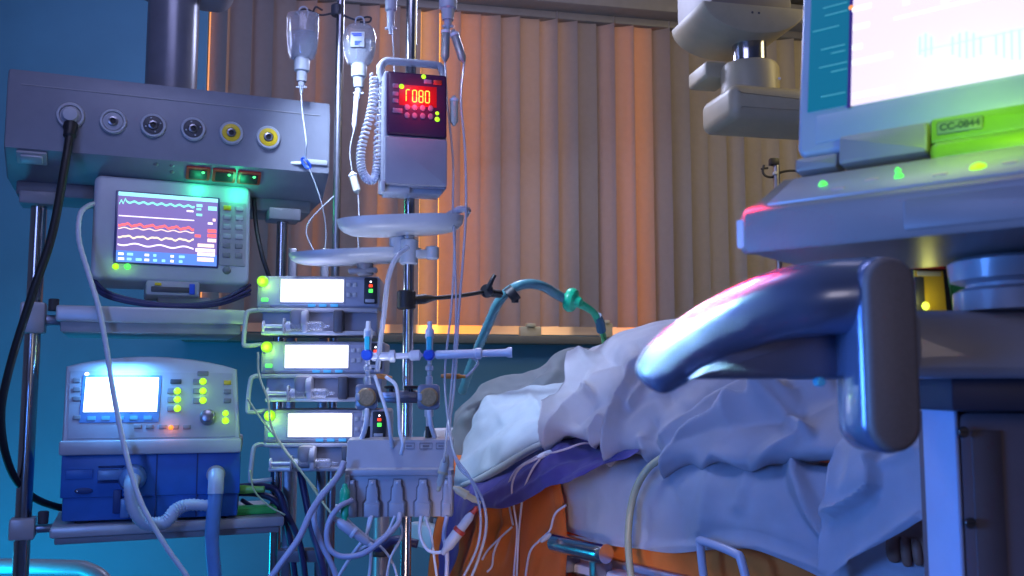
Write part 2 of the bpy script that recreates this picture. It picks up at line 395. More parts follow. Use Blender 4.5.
for v, u, w, h, m in ((.10, .78, .06, .04, g_c), (.16, .78, .05, .03, g_t), (.24, .78, .06, .035, g_t), (.12, .90, .09, .06, g_c), (.20, .68, .07, .025, g_w), (.30, .95, .03, .04, g_p),
                      (.46, .9, .09, .05, g_r), (.53, .9, .09, .05, g_r), (.60, .9, .09, .05, g_p), (.55, .77, .06, .04, g_r), (.68, .80, .17, .05, g_p), (.75, .78, .2, .05, g_w), (.81, .8, .18, .05, g_w), (.88, .80, .17, .06, g_p), (.36, .9, .05, .03, g_w)):
    bar(u, u+w, v, v+h, m, 'number_block', 1)
kx0, kx1, kz1 = Mo.px(219.5, 230).x, Mo.px(246, 230).x, Mo.px(233, 203).z
kz0 = Mo.px(233, 266).z
MB().prism(rrect(kx0, kx1, kz0, kz1, .003), -.003, .002, 'y', .0008).build('keypad_panel', grey, mon)
for r in range(6):
    for c_ in range(2):
        x = kx0+(kx1-kx0)*(.27+.46*c_); z = kz1-(kz1-kz0)*(.09+.15*r)
        MB().cb((x, -.004, z), (.019, .005, .0125), .0015).build('key', yellow if (r == 0 and c_ == 0) else (beige if r < 4 else mid), mon)
p_ = Mo.px(233, 270); MB().dome((kx0+.02, 0, kz0-.012), .011, (0, -1, 0), .7).build('dial', mid, mon)
for px in (115.5, 127.5):
    c_ = Mo.px(px, 266.5); MB().dome((c_.x, -.001, c_.z), .0078, (0, -1, 0)).build('indicator_lamp', led_g if px > 120 else led_y, mon)
zb_ = (Mo.I @ US.w(0, .1, ush)).z
h0, h1 = Mo.px(146, 284).x, Mo.px(200, 284).x
MB().box(h0, h1, .0, .09, z0-.034, z0+.004, .006).build('dock', beige, mon)
MB().box(h0+.012, h1-.012, -.003, .01, z0-.026, z0-.012, .002).build('dock_slot', dark, mon)
MB().box(h0+.02, h0+.036, -.004, .0, z0-.010, z0-.003, .001).build('dock_tag', yellow, mon)
MB().box(h1-.026, h1-.012, -.006, .0, z0-.030, z0-.003, .002).build('dock_latch', bluep, mon)
MB().box(h0+.03, h1+.03, .03, .11, zb_+.004, z0-.03, .005).build('dock_foot', grey, mon)

# ================================================================== VENTILATOR
Ve = Fr(R.w(R.px(62, 523, .0)), 15)
ven = thing('ventilator', 'white and deep blue ventilator with a glowing screen on the lower shelf', 'ventilator', F=Ve)
xa, xb = Ve.px(61, 480).x, Ve.px(240, 480).x; zm = Ve.px(61, 453).z; zt = Ve.px(66, 363).z; ztm = Ve.px(150, 355).z
zl = .002
# lower blue block
MB().box(xa+.004, xb-.004, .0, .28, zl, zm+.004, .006).build('blue_block', blueplastic, ven)
MB().box(xa+.0, xb-.0, -.006, .0, zl+.055, zm-.002, .003).build('block_face', blueplastic, ven)
for px in (156.5, 197):
    x = Ve.px(px, 480).x; MB().box(x-.0016, x+.0016, -.0075, .0, zl+.004, zm-.004, 0).build('panel_joint', bluedark, ven)
a = Ve.px(66, 474); MB().box(a.x, a.x+.06, -.010, -.004, a.z-.012, a.z+.010, .002).build('side_latch', blueplastic, ven)
c_ = Ve.px(84, 490.5); MB().prism(ell(c_.x, c_.z, .020, .0075), -.011, -.004, 'y', .001).build('oval_lock', bluedark, ven)
MB().dome((c_.x-.014, -.010, c_.z), .0035, (0, -1, 0)).build('lock_rivet', chrome, ven)
a = Ve.px(112, 474); MB().box(a.x-.028, a.x+.028, -.03, .0, a.z-.012, a.z+.012, .004).build('port_stub', hoseblue, ven)
MB().box(a.x-.03, a.x+.03, -.012, .0, a.z-.020, a.z-.015, .002).box(a.x-.03, a.x+.03, -.012, .0, a.z+.015, a.z+.020, .002).build('port_guide', bluedark, ven)
c_ = Ve.px(133, 477); MB().lathe([(.030, 0), (.032, .012), (.026, .03), (.016, .036), (0, .036)], (c_.x, -.004, c_.z), (0, -1, 0)).build('inlet_port', hoseblue, ven)
a = Ve.px(119, 500); MB().box(a.x-.012, a.x+.006, -.012, .0, a.z-.03, a.z+.025, .002).build('port_recess', bluedark, ven)
a = Ve.px(126, 507); MB().box(a.x-.010, a.x+.010, -.025, .0, a.z-.022, a.z+.022, .003).build('water_trap', hoseblue, ven)
c_ = Ve.px(216, 474); MB().lathe([(.022, 0), (.022, .012), (.016, .016), (.015, .04), (0, .04)], (c_.x, -.004, c_.z), (0, -1, 0)).build('outlet_port', beige, ven)
# upper white control panel : trapezoid with an arched top, leaning back
y_t = .05
F2 = Fr(Ve.w(0, -.035, zm+.022), 15, -math.degrees(math.atan2(y_t, zt-zm-.02)))
M2 = Ve.I @ F2.M
pts = []
A_, B_ = F2.px(61, 449), F2.px(240, 450); Tl, Tr = F2.px(66, 366), F2.px(237, 369)
ar = F2.px(150, 356)
pts = [(A_.x, 0), (B_.x, 0), (Tr.x, Tr.z)]
for i in range(1, 12):
    t = i/12; pts.append((Tr.x+(Tl.x-Tr.x)*t, Tr.z+(Tl.z-Tr.z)*t+(ar.z-(Tl.z+Tr.z)/2)*math.sin(PI*t)**.8))
pts.append((Tl.x, Tl.z))
MB().prism(pts, 0, .20, 'y', .006, seg=3).build('control_housing', white, ven, M=M2)
MB().box(xa-.002, xb+.002, -.040, .2, zm-.004, zm+.030, .006).build('lower_lip', white, ven)
MB().prism([(A_.x+.012, .012), (B_.x-.012, .012), (Tr.x-.010, Tr.z-.012), (Tl.x+.010, Tl.z-.012)], -.003, .002, 'y', .001).build('front_plate', mat('plate_grey', (.36, .38, .45), .35), ven, M=M2)
d0, d1 = F2.px(86.5, 378), F2.px(157, 412)
MB().prism(rrect(d0.x-.008, d1.x+.006, d1.z-.026, d0.z+.006, .003), -.005, .0, 'y', .001).build('screen_bezel', mat('bezel_blue', (.10, .25, .55), .35), ven, M=M2)
vs = MB().box(d0.x, d1.x, -.0065, -.004, d1.z, d0.z, 0).build('screen', glow('vent_screen', (.70, .88, 1.0), 3.4), ven, M=M2)
for i in range(5):
    x = d0.x+(d1.x-d0.x)*(.12+.19*i); MB().cb((x, -.006, d1.z-.015), (.018, .003, .009), .001).build('soft_key', lcd_c, ven, M=M2)
for py in (381, 390, 399, 418):
    c_ = F2.px(77, py); MB().cb((c_.x, -.004, c_.z), (.017, .005, .011), .0015).build('key', mid, ven, M=M2)
for px in (138, 150, 163, 175, 187):
    c_ = F2.px(px, 427+(px-138)*.01); MB().cb((c_.x, -.004, c_.z), (.018, .005, .010), .0015).build('key', mid, ven, M=M2)
c_ = F2.px(171, 428); MB().dome((c_.x, -.006, c_.z), .006, (0, -1, 0)).build('alarm_lamp', led_o, ven, M=M2)
c_ = F2.px(87, 374.5); MB().dome((c_.x, -.003, c_.z), .005, (0, -1, 0)).build('power_lamp', lcd_w, ven, M=M2)
for px, pys in ((177.5, (391.5, 400, 409)), (203, (382, 391.5, 401))):
    for py in pys:
        c_ = F2.px(px, py)
        k_ = MB().cb((c_.x-.008, -.004, c_.z), (.030, .005, .014), .002).build('key', mid, ven, M=M2)
        MB().lathe([(.0085*math.cos(a), .005*math.sin(a)) for a in (0, .4, .8, 1.2)]+[(0, .005)], (c_.x, -.006, c_.z), (0, -1, 0), M=M2).build('key_lamp', led_y, k_)
for px in (176, 203):
    c_ = F2.px(px, 382 if px < 190 else 374); MB().cb((c_.x, -.004, c_.z), (.026, .005, .012), .002).build('key', dark if px < 190 else mid, ven, M=M2)
for py in (383, 392, 401):
    c_ = F2.px(227.5, py); MB().cb((c_.x, -.004, c_.z), (.017, .005, .011), .0015).build('key', yellow if py == 383 else mid, ven, M=M2)
for py, r in ((413.5, .0075), (421, .0085)):
    c_ = F2.px(225.5, py); MB().dome((c_.x, -.003, c_.z), r, (0, -1, 0)).build('mode_lamp', led_y, ven, M=M2)
c_ = F2.px(208, 418); MB().lathe([(.019, 0), (.019, .01), (.016, .022), (.013, .024), (0, .024)], (c_.x, -.002, c_.z), (0, -1, 0)).build('dial', steel, ven, M=M2)
for x_ in (xa+.03, xb-.06): MB().box(x_, x_+.03, .02, .06, -.004, zl+.001, .001).build('foot', black, ven)

# hoses on the ventilator
def vp(px, py, y=-.04): return Ve.w(Ve.px(px, py, y))
tag(MB().tube([vp(133, 478, -.035), vp(131, 488, -.06), vp(134, 508, -.065), vp(146, 523, -.065), vp(165, 522, -.065), vp(176, 510, -.06), vp(188, 505, -.055), vp(208, 505.5, -.05)], [.017, .016, .016, .016, .016, .016, .014, .013], seg=14, sm=10, ripple=.07, rfreq=1).build('breathing_hose', hosewhite, origin=vp(133, 478), ang=60),
    'pale corrugated breathing hose looping between the ports of the blue ventilator', 'hose')
o = MB().tube([vp(216, 474, -.03), vp(216, 486, -.052), vp(215, 500, -.055), vp(213, 520, -.055), vp(212, 545, -.055), vp(216, 590, -.05), vp(222, 640, -.04)], [.015, .016, .017, .017, .017, .017, .017], seg=14, sm=8).build('outlet_hose', hoseblue, origin=vp(216, 474), ang=180)
tag(o, 'translucent blue hose hanging down from the right port of the ventilator', 'hose')
MB().tube([vp(216, 473, -.032), vp(216, 482, -.050), vp(215.5, 494, -.055)], .0185, seg=14).build('hose_elbow', hosewhite, o, M=Matrix.Translation(-vp(216, 474)))
# ================================================================== SYRINGE PUMPS
def cp(o, M=None):
    """copy a thing with its parts and their sub-parts"""
    r = o.copy(); C.objects.link(r)
    for ch in list(o.children):
        c = ch.copy(); C.objects.link(c); c.parent = r
        for g in list(ch.children):
            d = g.copy(); C.objects.link(d); d.parent = c
    return r
PF = Fr(P(258, 308, 2.30), 3)
pump = thing('syringe_pump', '', 'syringe pump', F=PF, group='stack of syringe pumps')
pw = PF.px(380, 290).x; zt = PF.px(320, 276).z; z0 = 0
pgrey = mat('pump_lilac_grey', (.29, .295, .36), .38, var=.04, bump=.05)
MB().prism(rrect(-.004, pw, z0, zt, .008), 0, .16, 'y', .006).build('body', pgrey, pump)
MB().prism(rrect(.006, pw-.010, z0+.006, zt-.008, .004), -.0025, .002, 'y', .001).build('front_plate', mat('plate_blue_grey', (.34, .36, .46), .35), pump)
a, b = PF.px(281, 302), PF.px(344, 280)
MB().prism(rrect(a.x-.004, b.x+.004, a.z-.004, b.z+.004, .003), -.004, 0, 'y', .001).build('screen_bezel', beige, pump)
MB().box(a.x, b.x, -.0055, -.003, a.z, b.z, 0).build('screen', glow('pump_lcd', (.84, .84, 1.0), 2.4), pump)
for px in (312, 323, 334.5):
    c_ = PF.px(px, 305.5); MB().cb((c_.x, -.004, c_.z), (.018, .004, .007), .001).build('soft_key', lcd_c, pump)
for px, py in ((349, 285), (355, 285), (349, 295), (355, 295)):
    c_ = PF.px(px, py); MB().cb((c_.x, -.004, c_.z), (.010, .004, .011), .0015).build('key', beige, pump)
a = PF.px(364, 304); b = PF.px(377.5, 278)
MB().prism(rrect(a.x, b.x, a.z, b.z, .004), -.005, 0, 'y', .001).build('lamp_panel', black, pump)
c_ = PF.px(371, 286); MB().cb((c_.x, -.006, c_.z), (.009, .004, .007), .001).build('alarm_lamp', led_r, pump)
c_ = PF.px(371, 291); MB().cb((c_.x, -.006, c_.z), (.010, .004, .009), .001).build('run_lamp', led_g, pump)
c_ = PF.px(371, 282); MB().dome((c_.x, -.005, c_.z), .0025, (0, -1, 0)).build('power_lamp', lcd_w, pump)
c_ = PF.px(370, 301); MB().cb((c_.x, -.006, c_.z), (.022, .003, .008), .001).build('brand_plate', beige, pump)
c_ = PF.px(263, 281.5); MB().lathe([(.0135, 0), (.013, .006), (.009, .011), (0, .013)], (c_.x-.0, -.002, c_.z), (0, -1, 0)).build('status_lamp', glow('led_status', (.34, 1.0, .02), 1.1), pump)
c_ = PF.px(265, 300); MB().cb((c_.x, -.004, c_.z), (.018, .005, .010), .003).build('key_lamp', glow('led_key', (.15, .9, .2), 1.0), pump)
c_ = PF.px(264, 306); MB().cb((c_.x+.004, -.004, c_.z), (.022, .003, .008), .001).build('key', mid, pump)
# syringe carriage below
zc_ = PF.px(320, 335).z
MB().box(.008, pw-.006, .01, .15, zc_, .002, .006).build('carriage_base', pgrey, pump)
MB().box(.0, pw-.004, -.012, .03, -.010, .000, .004).build('carriage_shelf', beige, pump)
MB().box(.012, pw-.010, -.018, .02, zc_-.001, zc_+.009, .003).build('lower_rail', alu, pump)
a = PF.px(300, 322); MB().box(a.x-.018, a.x+.022, -.045, .02, a.z-.022, a.z+.030, .010).build('plunger_drive', mid, pump)
MB().cyl((a.x+.010, -.030, a.z+.004), .024, .014, 'x').build('drive_disc', beige, pump)
MB().box(a.x+.012, a.x+.024, -.050, -.036, a.z-.028, a.z-.006, .004).build('release_lever', white, pump)
a = PF.px(340, 322); MB().box(a.x-.012, a.x+.010, -.035, .02, zc_+.004, -.006, .004).build('syringe_clamp', dark, pump)
MB().tube([V((-.002, .02, -.004)), V((-.022, .015, -.006)), V((-.030, .012, -.020)), V((-.034, .01, zc_-.016)), V((-.026, .01, zc_-.026)), V((.016, .015, zc_-.022))], .0055, seg=8).build('bail_handle', beige, pump)
labs = ['topmost of the three stacked syringe pumps, lit white screen, just under the white tray',
        'middle syringe pump of the stack, lit white screen, behind the blue stopcock line',
        'lowest syringe pump of the stack, lit white screen, above left of the white module box']
pos = [(258, 308), (262, 374, ), (265, 443)]
pumps = []
for i, (px, py) in enumerate(pos):
    o = pump if i == 0 else cp(pump)
    o.location = P(px, py, 2.30); o['label'] = labs[i]; pumps.append(o)
# a syringe lying in each carriage
sy = thing('syringe', '', 'syringe', F=PF, group='syringes in the pump carriages')
MB().lathe([(.0, 0), (.013, 0), (.013, .004), (.0115, .005), (.0115, .085), (.0105, .09), (.004, .095), (.003, .108), (0, .108)], (.07, 0, 0), 'x').build('barrel', glassb, sy)
MB().lathe([(0, 0), (.013, 0), (.013, .003), (.004, .004), (.004, .055), (.0105, .056), (.0105, .066), (0, .066)], (.02, 0, 0), 'x').build('plunger', tubew, sy)
MB().lathe([(.019, 0), (.019, .003), (.012, .0035), (.012, 0)], (.069, 0, 0), 'x').build('flange', beige, sy)
for k in range(9): pass
syl = ['clear syringe lying in the carriage of the topmost syringe pump', 'clear syringe lying in the carriage of the middle syringe pump', 'clear syringe lying in the carriage of the lowest syringe pump']
for i in range(3):
    o = sy if i == 0 else cp(sy)
    q = pumps[i].location; o.location = PF.M.to_3x3() @ V((.0, -.034, PF.px(300, 327).z)) + q; o['label'] = syl[i]
# the upright rail carrying the pumps
rx = PF.px(322, 300).x
o = thing('pump_rail', 'upright grey steel rail behind the stacked syringe pumps', 'rail', F=Fr((P(300, 400, 2.52).x, 2.50, 0), 3))
MB().box(-.035, -.012, 0, .03, .02, 1.36, .003).build('upright', steel, o)
MB().box(.05, .073, 0, .03, .02, 1.36, .003).build('upright', steel, o)
for z in (.10, .55, .80, 1.0, 1.17): MB().box(-.04, .078, -.03, .02, z, z+.03, .003).build('cross_bar', mid, o)
MB().box(-.20, .24, -.2, .24, .0, .035, .01).build('foot_plate', mid, o)

# ================================================================== IV POLES
YP = 2.22
b0 = P(405.5, 560, YP)
ivp = thing('iv_pole', 'bright chrome drip pole behind the infusion pump, with hooks at its top', 'IV pole', loc=(b0.x, YP, 0))
MB().cyl((0, 0, .06), .0128, 1.90, seg=20).build('pole', chrome, ivp)
zj = P(404, 250, YP).z
MB().cyl((0, 0, zj-.035), .021, .06, seg=20).build('collar', white, ivp)
MB().box(.015, .05, -.012, .012, zj-.02, zj+.0, .004).cyl((.055, 0, zj-.022), .016, .03, 'z').build('collar_knob', white, ivp)
for i in range(5):
    a = 2*PI*i/5+.3
    MB().tube([V((0, 0, .075)), V((.10*math.cos(a), .10*math.sin(a), .07)), V((.27*math.cos(a), .27*math.sin(a), .055))], [.016, .014, .011]).build('foot', steel, ivp)
    MB().lathe([(0, 0), (.02, .0), (.026, .012), (.026, .034), (.02, .046), (0, .046)], (.27*math.cos(a)-.023*math.sin(a)*0, .27*math.sin(a), .024), (math.sin(a), -math.cos(a), 0)).build('caster', black, ivp)
for s_ in (-1, 1):
    MB().tube([V((0, 0, 1.93)), V((.05*s_, 0, 1.965)), V((.10*s_, -.005, 1.955)), V((.125*s_, -.01, 1.93)), V((.14*s_, -.012, 1.95))], .004, seg=8).build('hook', chrome, ivp)
YT = 2.46
b1 = P(335, 300, YT)
tp = thing('iv_pole', 'slim tall steel pole standing behind the drip bottles and pump stack', 'IV pole', loc=(b1.x, YT, 0))
MB().cyl((0, 0, .05), .0105, 2.12, seg=18).build('pole', steel, tp)
for i in range(5):
    a = 2*PI*i/5
    MB().tube([V((0, 0, .065)), V((.10*math.cos(a), .10*math.sin(a), .06)), V((.25*math.cos(a), .25*math.sin(a), .05))], [.014, .012, .010]).build('foot', steel, tp)
    MB().lathe([(0, 0), (.02, .0), (.024, .012), (.024, .034), (.02, .046), (0, .046)], (.25*math.cos(a), .25*math.sin(a), .024), (math.sin(a), -math.cos(a), 0)).build('caster', black, tp)
def TL(px, py, Y=YT): return P(px, py, Y)-V((b1.x, YT, 0))
m = MB().tube([TL(337, 12), TL(322, 15), TL(313, 12), TL(306, 9), TL(300, 11), TL(298, 15)], .0028, seg=7)
m.tube([TL(337, 12), TL(350, 18), TL(358, 20), TL(366, 17), TL(371, 18), TL(369, 22), TL(360, 22)], .0028, seg=7)
m.tube([TL(313, 12), TL(316, 7, YT-.03), TL(322, 10, YT-.05)], .0028, seg=7)
m.cyl(TL(337, 16)-V((0, 0, .0)), .016, .03, 'z').build('hook_cross', dark, tp)

# ================================================================== DRIP BOTTLES
def bottle(px, ptop, pbot, rpx, Y, label, lab=False, full=.55):
    top = P(px, ptop, Y); bot = P(px, pbot, Y); r = rpx/FP*Y*1.0; h = top.z-bot.z
    t = thing('drip_bottle', label, 'drip bottle', loc=bot, group='drip bottles hung from the poles')
    hb = h
    MB().lathe([(0, .012), (r*.45, .012), (r*.72, .018), (r*.90, .036), (r*.97, .06), (r*.99, hb*.6), (r*1.02, hb-.010), (r*.97, hb-.002), (r*.3, hb), (0, hb)] if not lab else [(0, .012), (r*.45, .012), (r*.7, .020), (r*.9, .04), (r, .07), (r*.99, hb*.72), (r*.9, hb-.018), (r*.7, hb-.005), (r*.3, hb), (0, hb)], (0, 0, 0), 'z', 28, Matrix.Scale(.72, 4, V((0, 1, 0)))).build('body', glassb, t)
    MB().lathe([(0, .016), (r*.42, .016), (r*.70, .026), (r*.90, .052), (r*.93, .08), (r*.92, hb*full), (0, hb*full)], (0, 0, 0), 'z', 24, Matrix.Scale(.70, 4, V((0, 1, 0)))).build('liquid', fluid, t)
    MB().lathe([(0, -.045), (r*.30, -.045), (r*.34, -.02), (r*.46, -.016), (r*.48, .012), (r*.40, .020), (0, .020)], (0, 0, 0), 'z', 22).build('cap', white, t)
    MB().lathe([(0, -.075), (.004, -.075), (.006, -.062), (.009, -.058), (.009, -.045), (0, -.045)], (0, 0, 0), 'z', 14).box(-.014, .014, -.004, .004, -.063, -.057, .002).build('spike', white, t)
    MB().tube([V((-.012, 0, hb-.003)), V((-.010, 0, hb+.014)), V((0, 0, hb+.020)), V((.010, 0, hb+.014)), V((.012, 0, hb-.003))], .0022, seg=7).build('hanger', tubew, t)
    if lab:
        MB().box(-.018, .018, -.72*r-.002, -.72*r+.004, hb*.42, hb*.74, .001).build('label', white, t)
        w = MB()
        for k, (x, z) in enumerate(((-.002, .69), (0, .655), (.002, .53), (0, .50), (-.002, .47))): w.cb((x, -.72*r-.003, hb*z), (.026-.004*k, .001, .0028), 0)
        w.build('label_print', bluep, t)
    return t
bottle(302, 14, 65, 16.5, YT-.03, 'clear drip bottle hanging left of the slim tall pole above the supply pendant', full=.62)
bottle(359, 24, 71, 17, YT-.03, 'cloudy drip bottle with a small white label, hanging right of the slim tall pole', True, .5)
bottle(391, -32, 4, 13, YP-.03, 'drip bottle cut by the top edge, directly above the coiled cord and pump handle', full=.7)
bottle(448, -48, 2, 20, YP-.03, 'large drip bottle cut by the top edge, above the two grey drip chambers', full=.7)
# drip chambers hanging on lines
def chamber(a, b, r, m, label, name='drip_chamber', cat='drip chamber'):
    d = (b-a); t = thing(name, label, cat, loc=a, group='drip chambers and clamps on the drip lines')
    L = d.length
    MB().lathe([(0, 0), (r*.5, 0), (r*.6, L*.06), (r, L*.12), (r, L*.85), (r*.6, L*.93), (r*.3, L), (0, L)], (0, 0, 0), d, 16).build('chamber', m, t)
    MB().lathe([(r*1.08, L*.10), (r*1.15, L*.12), (r*1.15, L*.17), (r*1.08, L*.19)], (0, 0, 0), d, 16).build('ring', tubew, t)
    return t
chm = mat('drip_chamber_plastic', (.30, .32, .33), .3, trans=.25, var=.05)
chamber(P(446, 27, YP-.03), P(445, 62, YP-.03), .010, chm, 'grey drip chamber under the large bottle, upright left one of the pair')
chamber(P(453, 30, YP-.03), P(464, 63, YP-.03), .010, chm, 'grey drip chamber under the large bottle, tilted right one of the pair')
chamber(P(454, 96, YP-.03), P(454, 126, YP-.03), .010, mat('cream_clamp', (.52, .50, .44), .4), 'cream roller clamp on the drip line right of the infusion pump', 'roller_clamp', 'roller clamp')
chamber(P(352, 172, YT-.03), P(358, 194, YT-.03), .010, mat('cream_clamp', (.52, .50, .44), .4), 'cream roller clamp hanging left of the infusion pump and coiled cord', 'roller_clamp', 'roller clamp')
chamber(P(357, 92, YT-.03), P(354, 130, YT-.03), .0065, tubew, 'slim drip chamber below the labelled cloudy bottle')

# ================================================================== INFUSION PUMP
I = Fr(P(383, 186, 2.13), 15, -2)
inf = thing('infusion_pump', 'grey infusion pump with a glowing red number display, clamped on the chrome pole', 'infusion pump', F=I)
iw = I.px(447, 150).x; ih = I.px(400, 71.5).z; ip = I.px(400, 136).z; ip1 = I.px(400, 73).z
MB().prism(rrect(0, iw, 0, ih, .006), 0, .10, 'y', .006, seg=3).build('case', pgrey, inf)
MB().prism(rrect(.002, iw-.001, .004, ip-.004, .005), -.010, .002, 'y', .004).build('lower_door', pgrey, inf)
MB().prism(rrect(.006, iw-.002, ip, ip1, .006), -.008, .002, 'y', .003).build('display_panel', mat('plum_panel', (.06, .02, .06), .25), inf)
e = .0085
MB().prism(rrect(.010, iw-.006, ip+.004, ip1-.004, .005), -.0088, -.007, 'y', .0004).build('panel_plate', mat('plum_plate', (.085, .022, .07), .3), inf)
# handle
hz = I.px(400, 54).z
m = MB()
m.tube([V((.004, .05, ih-.01)), V((-.002, .05, ih+.020)), V((.008, .05, hz-.003)), V((.03, .05, hz)), V((iw-.03, .05, hz)), V((iw-.008, .05, hz-.003)), V((iw, .05, ih+.02)), V((iw-.004, .05, ih-.01))], .0095, seg=10).build('carry_handle', pgrey, inf)
# red display: r 0 8 0
def seg7(x, z, w, h, on, m):
    t = w*.24; b = MB(); y0, y1 = -.0105, -.0085
    H = dict(a=(x, z+h), g=(x, z+h/2), d=(x, z))
    for k, (hx, hz_) in H.items():
        if k in on: b.box(hx+t*.4, hx+w-t*.4, y0, y1, hz_-t/2, hz_+t/2, 0)
    for k, (vx, vz) in dict(f=(x, z+h/2), b=(x+w, z+h/2), e=(x, z), c=(x+w, z)).items():
        if k in on: b.box(vx-t/2, vx+t/2, y0, y1, vz+t*.4, vz+h/2-t*.4, 0)
    return b.build('digit', m, inf)
a, b_ = I.px(405.5, 102.5), I.px(431, 93)
g_num = glow('red_digit', (1.0, .62, .08), 1.7)
MB().box(a.x-.016, b_.x+.012, -.0092, -.0075, a.z-.010, b_.z+.012, .001).build('display_halo', glow('display_red_halo', (1, .01, .02), .26), inf)  # dim red plate whose emission stands in for the digits' glow
dw = (b_.x-a.x)/4
for k, on in enumerate(('efa', 'abcdef', 'abcdefg', 'abcdef')):
    seg7(a.x+k*dw, a.z, dw*.62, b_.z-a.z, on, g_num)
for r, py in enumerate((108.5, 116.5)):
    for px in (406.5, 414, 422, 430):
        c_ = I.px(px, py+ (px-406)*.05); MB().prism(ell(c_.x, c_.z, .0062, .0072, 18), -.0108, -.008, 'y', .001).build('key', mat('mauve_key', (.30, .17, .27), .4), inf)
for py in (87, 95, 102):
    c_ = I.px(395, py); MB().cb((c_.x, -.010, c_.z), (.013, .003, .010), .002).build('key', mat('mauve_key', (.30, .17, .27), .4), inf)
c_ = I.px(397, 112); MB().cb((c_.x, -.010, c_.z), (.022, .003, .012), .002).build('key', mat('mauve_key', (.30, .17, .27), .4), inf)
c_ = I.px(427, 83); MB().cb((c_.x, -.010, c_.z), (.018, .003, .010), .002).build('key', mat('mauve_key', (.30, .17, .27), .4), inf)
c_ = I.px(437, 84); MB().cb((c_.x, -.010, c_.z), (.020, .003, .012), .002).build('stop_key', redp, inf)
for px, py, r in ((423, 78, .0055), (401, 87.7, .0060), (436.5, 114.5, .0045), (436.5, 120.5, .0060)):
    c_ = I.px(px, py); MB().dome((c_.x, -.009, c_.z), r, (0, -1, 0), .5).build('lamp', led_y, inf)
MB().box(.004, iw*.42, .0, .06, -.014, .002, .003).build('drip_slot', white, inf)
MB().box(-.006, .004, -.012, .02, -.016, .012, .003).build('door_latch', white, inf)
MB().box(iw*.3, iw-.01, .01, .07, -.010, .002, .003).build('bottom_plate', white, inf)
q = I.I @ V((b0.x, YP, I.o.z+.12)); MB().box(q.x-.03, q.x+.03, .098, q.y+.022, .09, .15, .005).build('pole_clamp', dark, inf)
# coiled cord along its left side
def Iw(px, py, y=.06): return I.w(I.px(px, py, y))
path = [Iw(381, 64), Iw(380, 100), Iw(378, 140), Iw(377, 165), Iw(374, 179), Iw(366, 178), Iw(361, 165), Iw(362, 145), Iw(369, 120), Iw(373, 98), Iw(374, 75)]
cp_ = []
def cr_(p, n):
    out = []
    for i in range(len(p)-1):
        p0 = p[i-1] if i else p[0]*2-p[1]; p1, p2 = p[i], p[i+1]; p3 = p[i+2] if i+2 < len(p) else p2*2-p1
        for k in range(n):
            t = k/n; out.append(.5*((2*p1)+(p2-p0)*t+(2*p0-5*p1+4*p2-p3)*t*t+(3*p1-p0-3*p2+p3)*t**3))
    return out+[p[-1]]
base = cr_(path, 60)
for i, q in enumerate(base):
    t = (base[min(i+1, len(base)-1)]-base[max(i-1, 0)]).normalized(); s1 = t.cross(V((0, 1, 0))).normalized(); s2 = t.cross(s1); a = i*.62
    cp_.append(q+(s1*math.cos(a)+s2*math.sin(a))*.0085)
cable('coiled_cord', cp_, .0028, tubew, 'white coiled cord hanging down the left side of the infusion pump', 'cord', seg=5, sm=1)

# ================================================================== TRAYS
def tray(px0, px1, pyt, pyb, Y, poleo, label, yaw=6, m=white, roll=0):
    a = P(px0, pyb, Y); b = P(px1, pyb, Y); c_ = (a+b)/2; w = (b.x-a.x)/2; h = P(px0, pyt, Y).z-a.z
    t = thing('pole_tray', label, 'tray', F=Fr(c_, yaw), group='white pole trays'); t.matrix_world = t.matrix_world @ Matrix.Rotation(math.radians(-3), 4, 'Y')
    def ol(k, off=0): return [(w*k*math.copysign(abs(math.cos(x))**.75, math.cos(x)), .068*k*math.copysign(abs(math.sin(x))**.75, math.sin(x))) for x in [2*PI*i/40 for i in range(40)]]
    b_ = bmesh.new()
    lv = [(.70, .0), (.84, .003), (.94, h*.28), (1, h*.52), (1.02, h*.8), (1.03, h), (1.0, h), (.97, h*.8), (.94, h*.45), (.0, h*.45)]
    rings = [[b_.verts.new((x, y, z)) for x, y in ol(k)] for k, z in lv[:-1]]
    for A, B in zip(rings, rings[1:]):
        for i in range(40): b_.faces.new([A[i], A[(i+1) % 40], B[(i+1) % 40], B[i]])
    b_.faces.new(rings[0][::-1]); b_.faces.new(rings[-1])
    s_ = MB(); s_._add(b_); s_.build('dish', m, t)
    return t, c_, w, h
t, c_, w, h = tray(340, 463, 219, 234, YP-.03, ivp, 'white rounded tray on the chrome drip pole just below the infusion pump')
MB().tube([V((w*.75, -.02, h)), V((w*.95, -.03, h+.012)), V((w*1.10, -.02, h+.012)), V((w*1.08, .02, h+.005))], [.008, .009, .006, .004], seg=8).build('grip', white, t)
MB().cyl((.0, .06, -.045), .03, .048).build('hub', white, t)
t, c_, w, h = tray(292, 420, 252, 263, 2.28, ivp, 'white rounded tray just above the topmost syringe pump, lower of the two trays', 4)
MB().cyl((.02, .02, -.03), .02, .034).box(-.02, .05, .0, .03, -.024, -.012, .004).build('hub', mid, t)
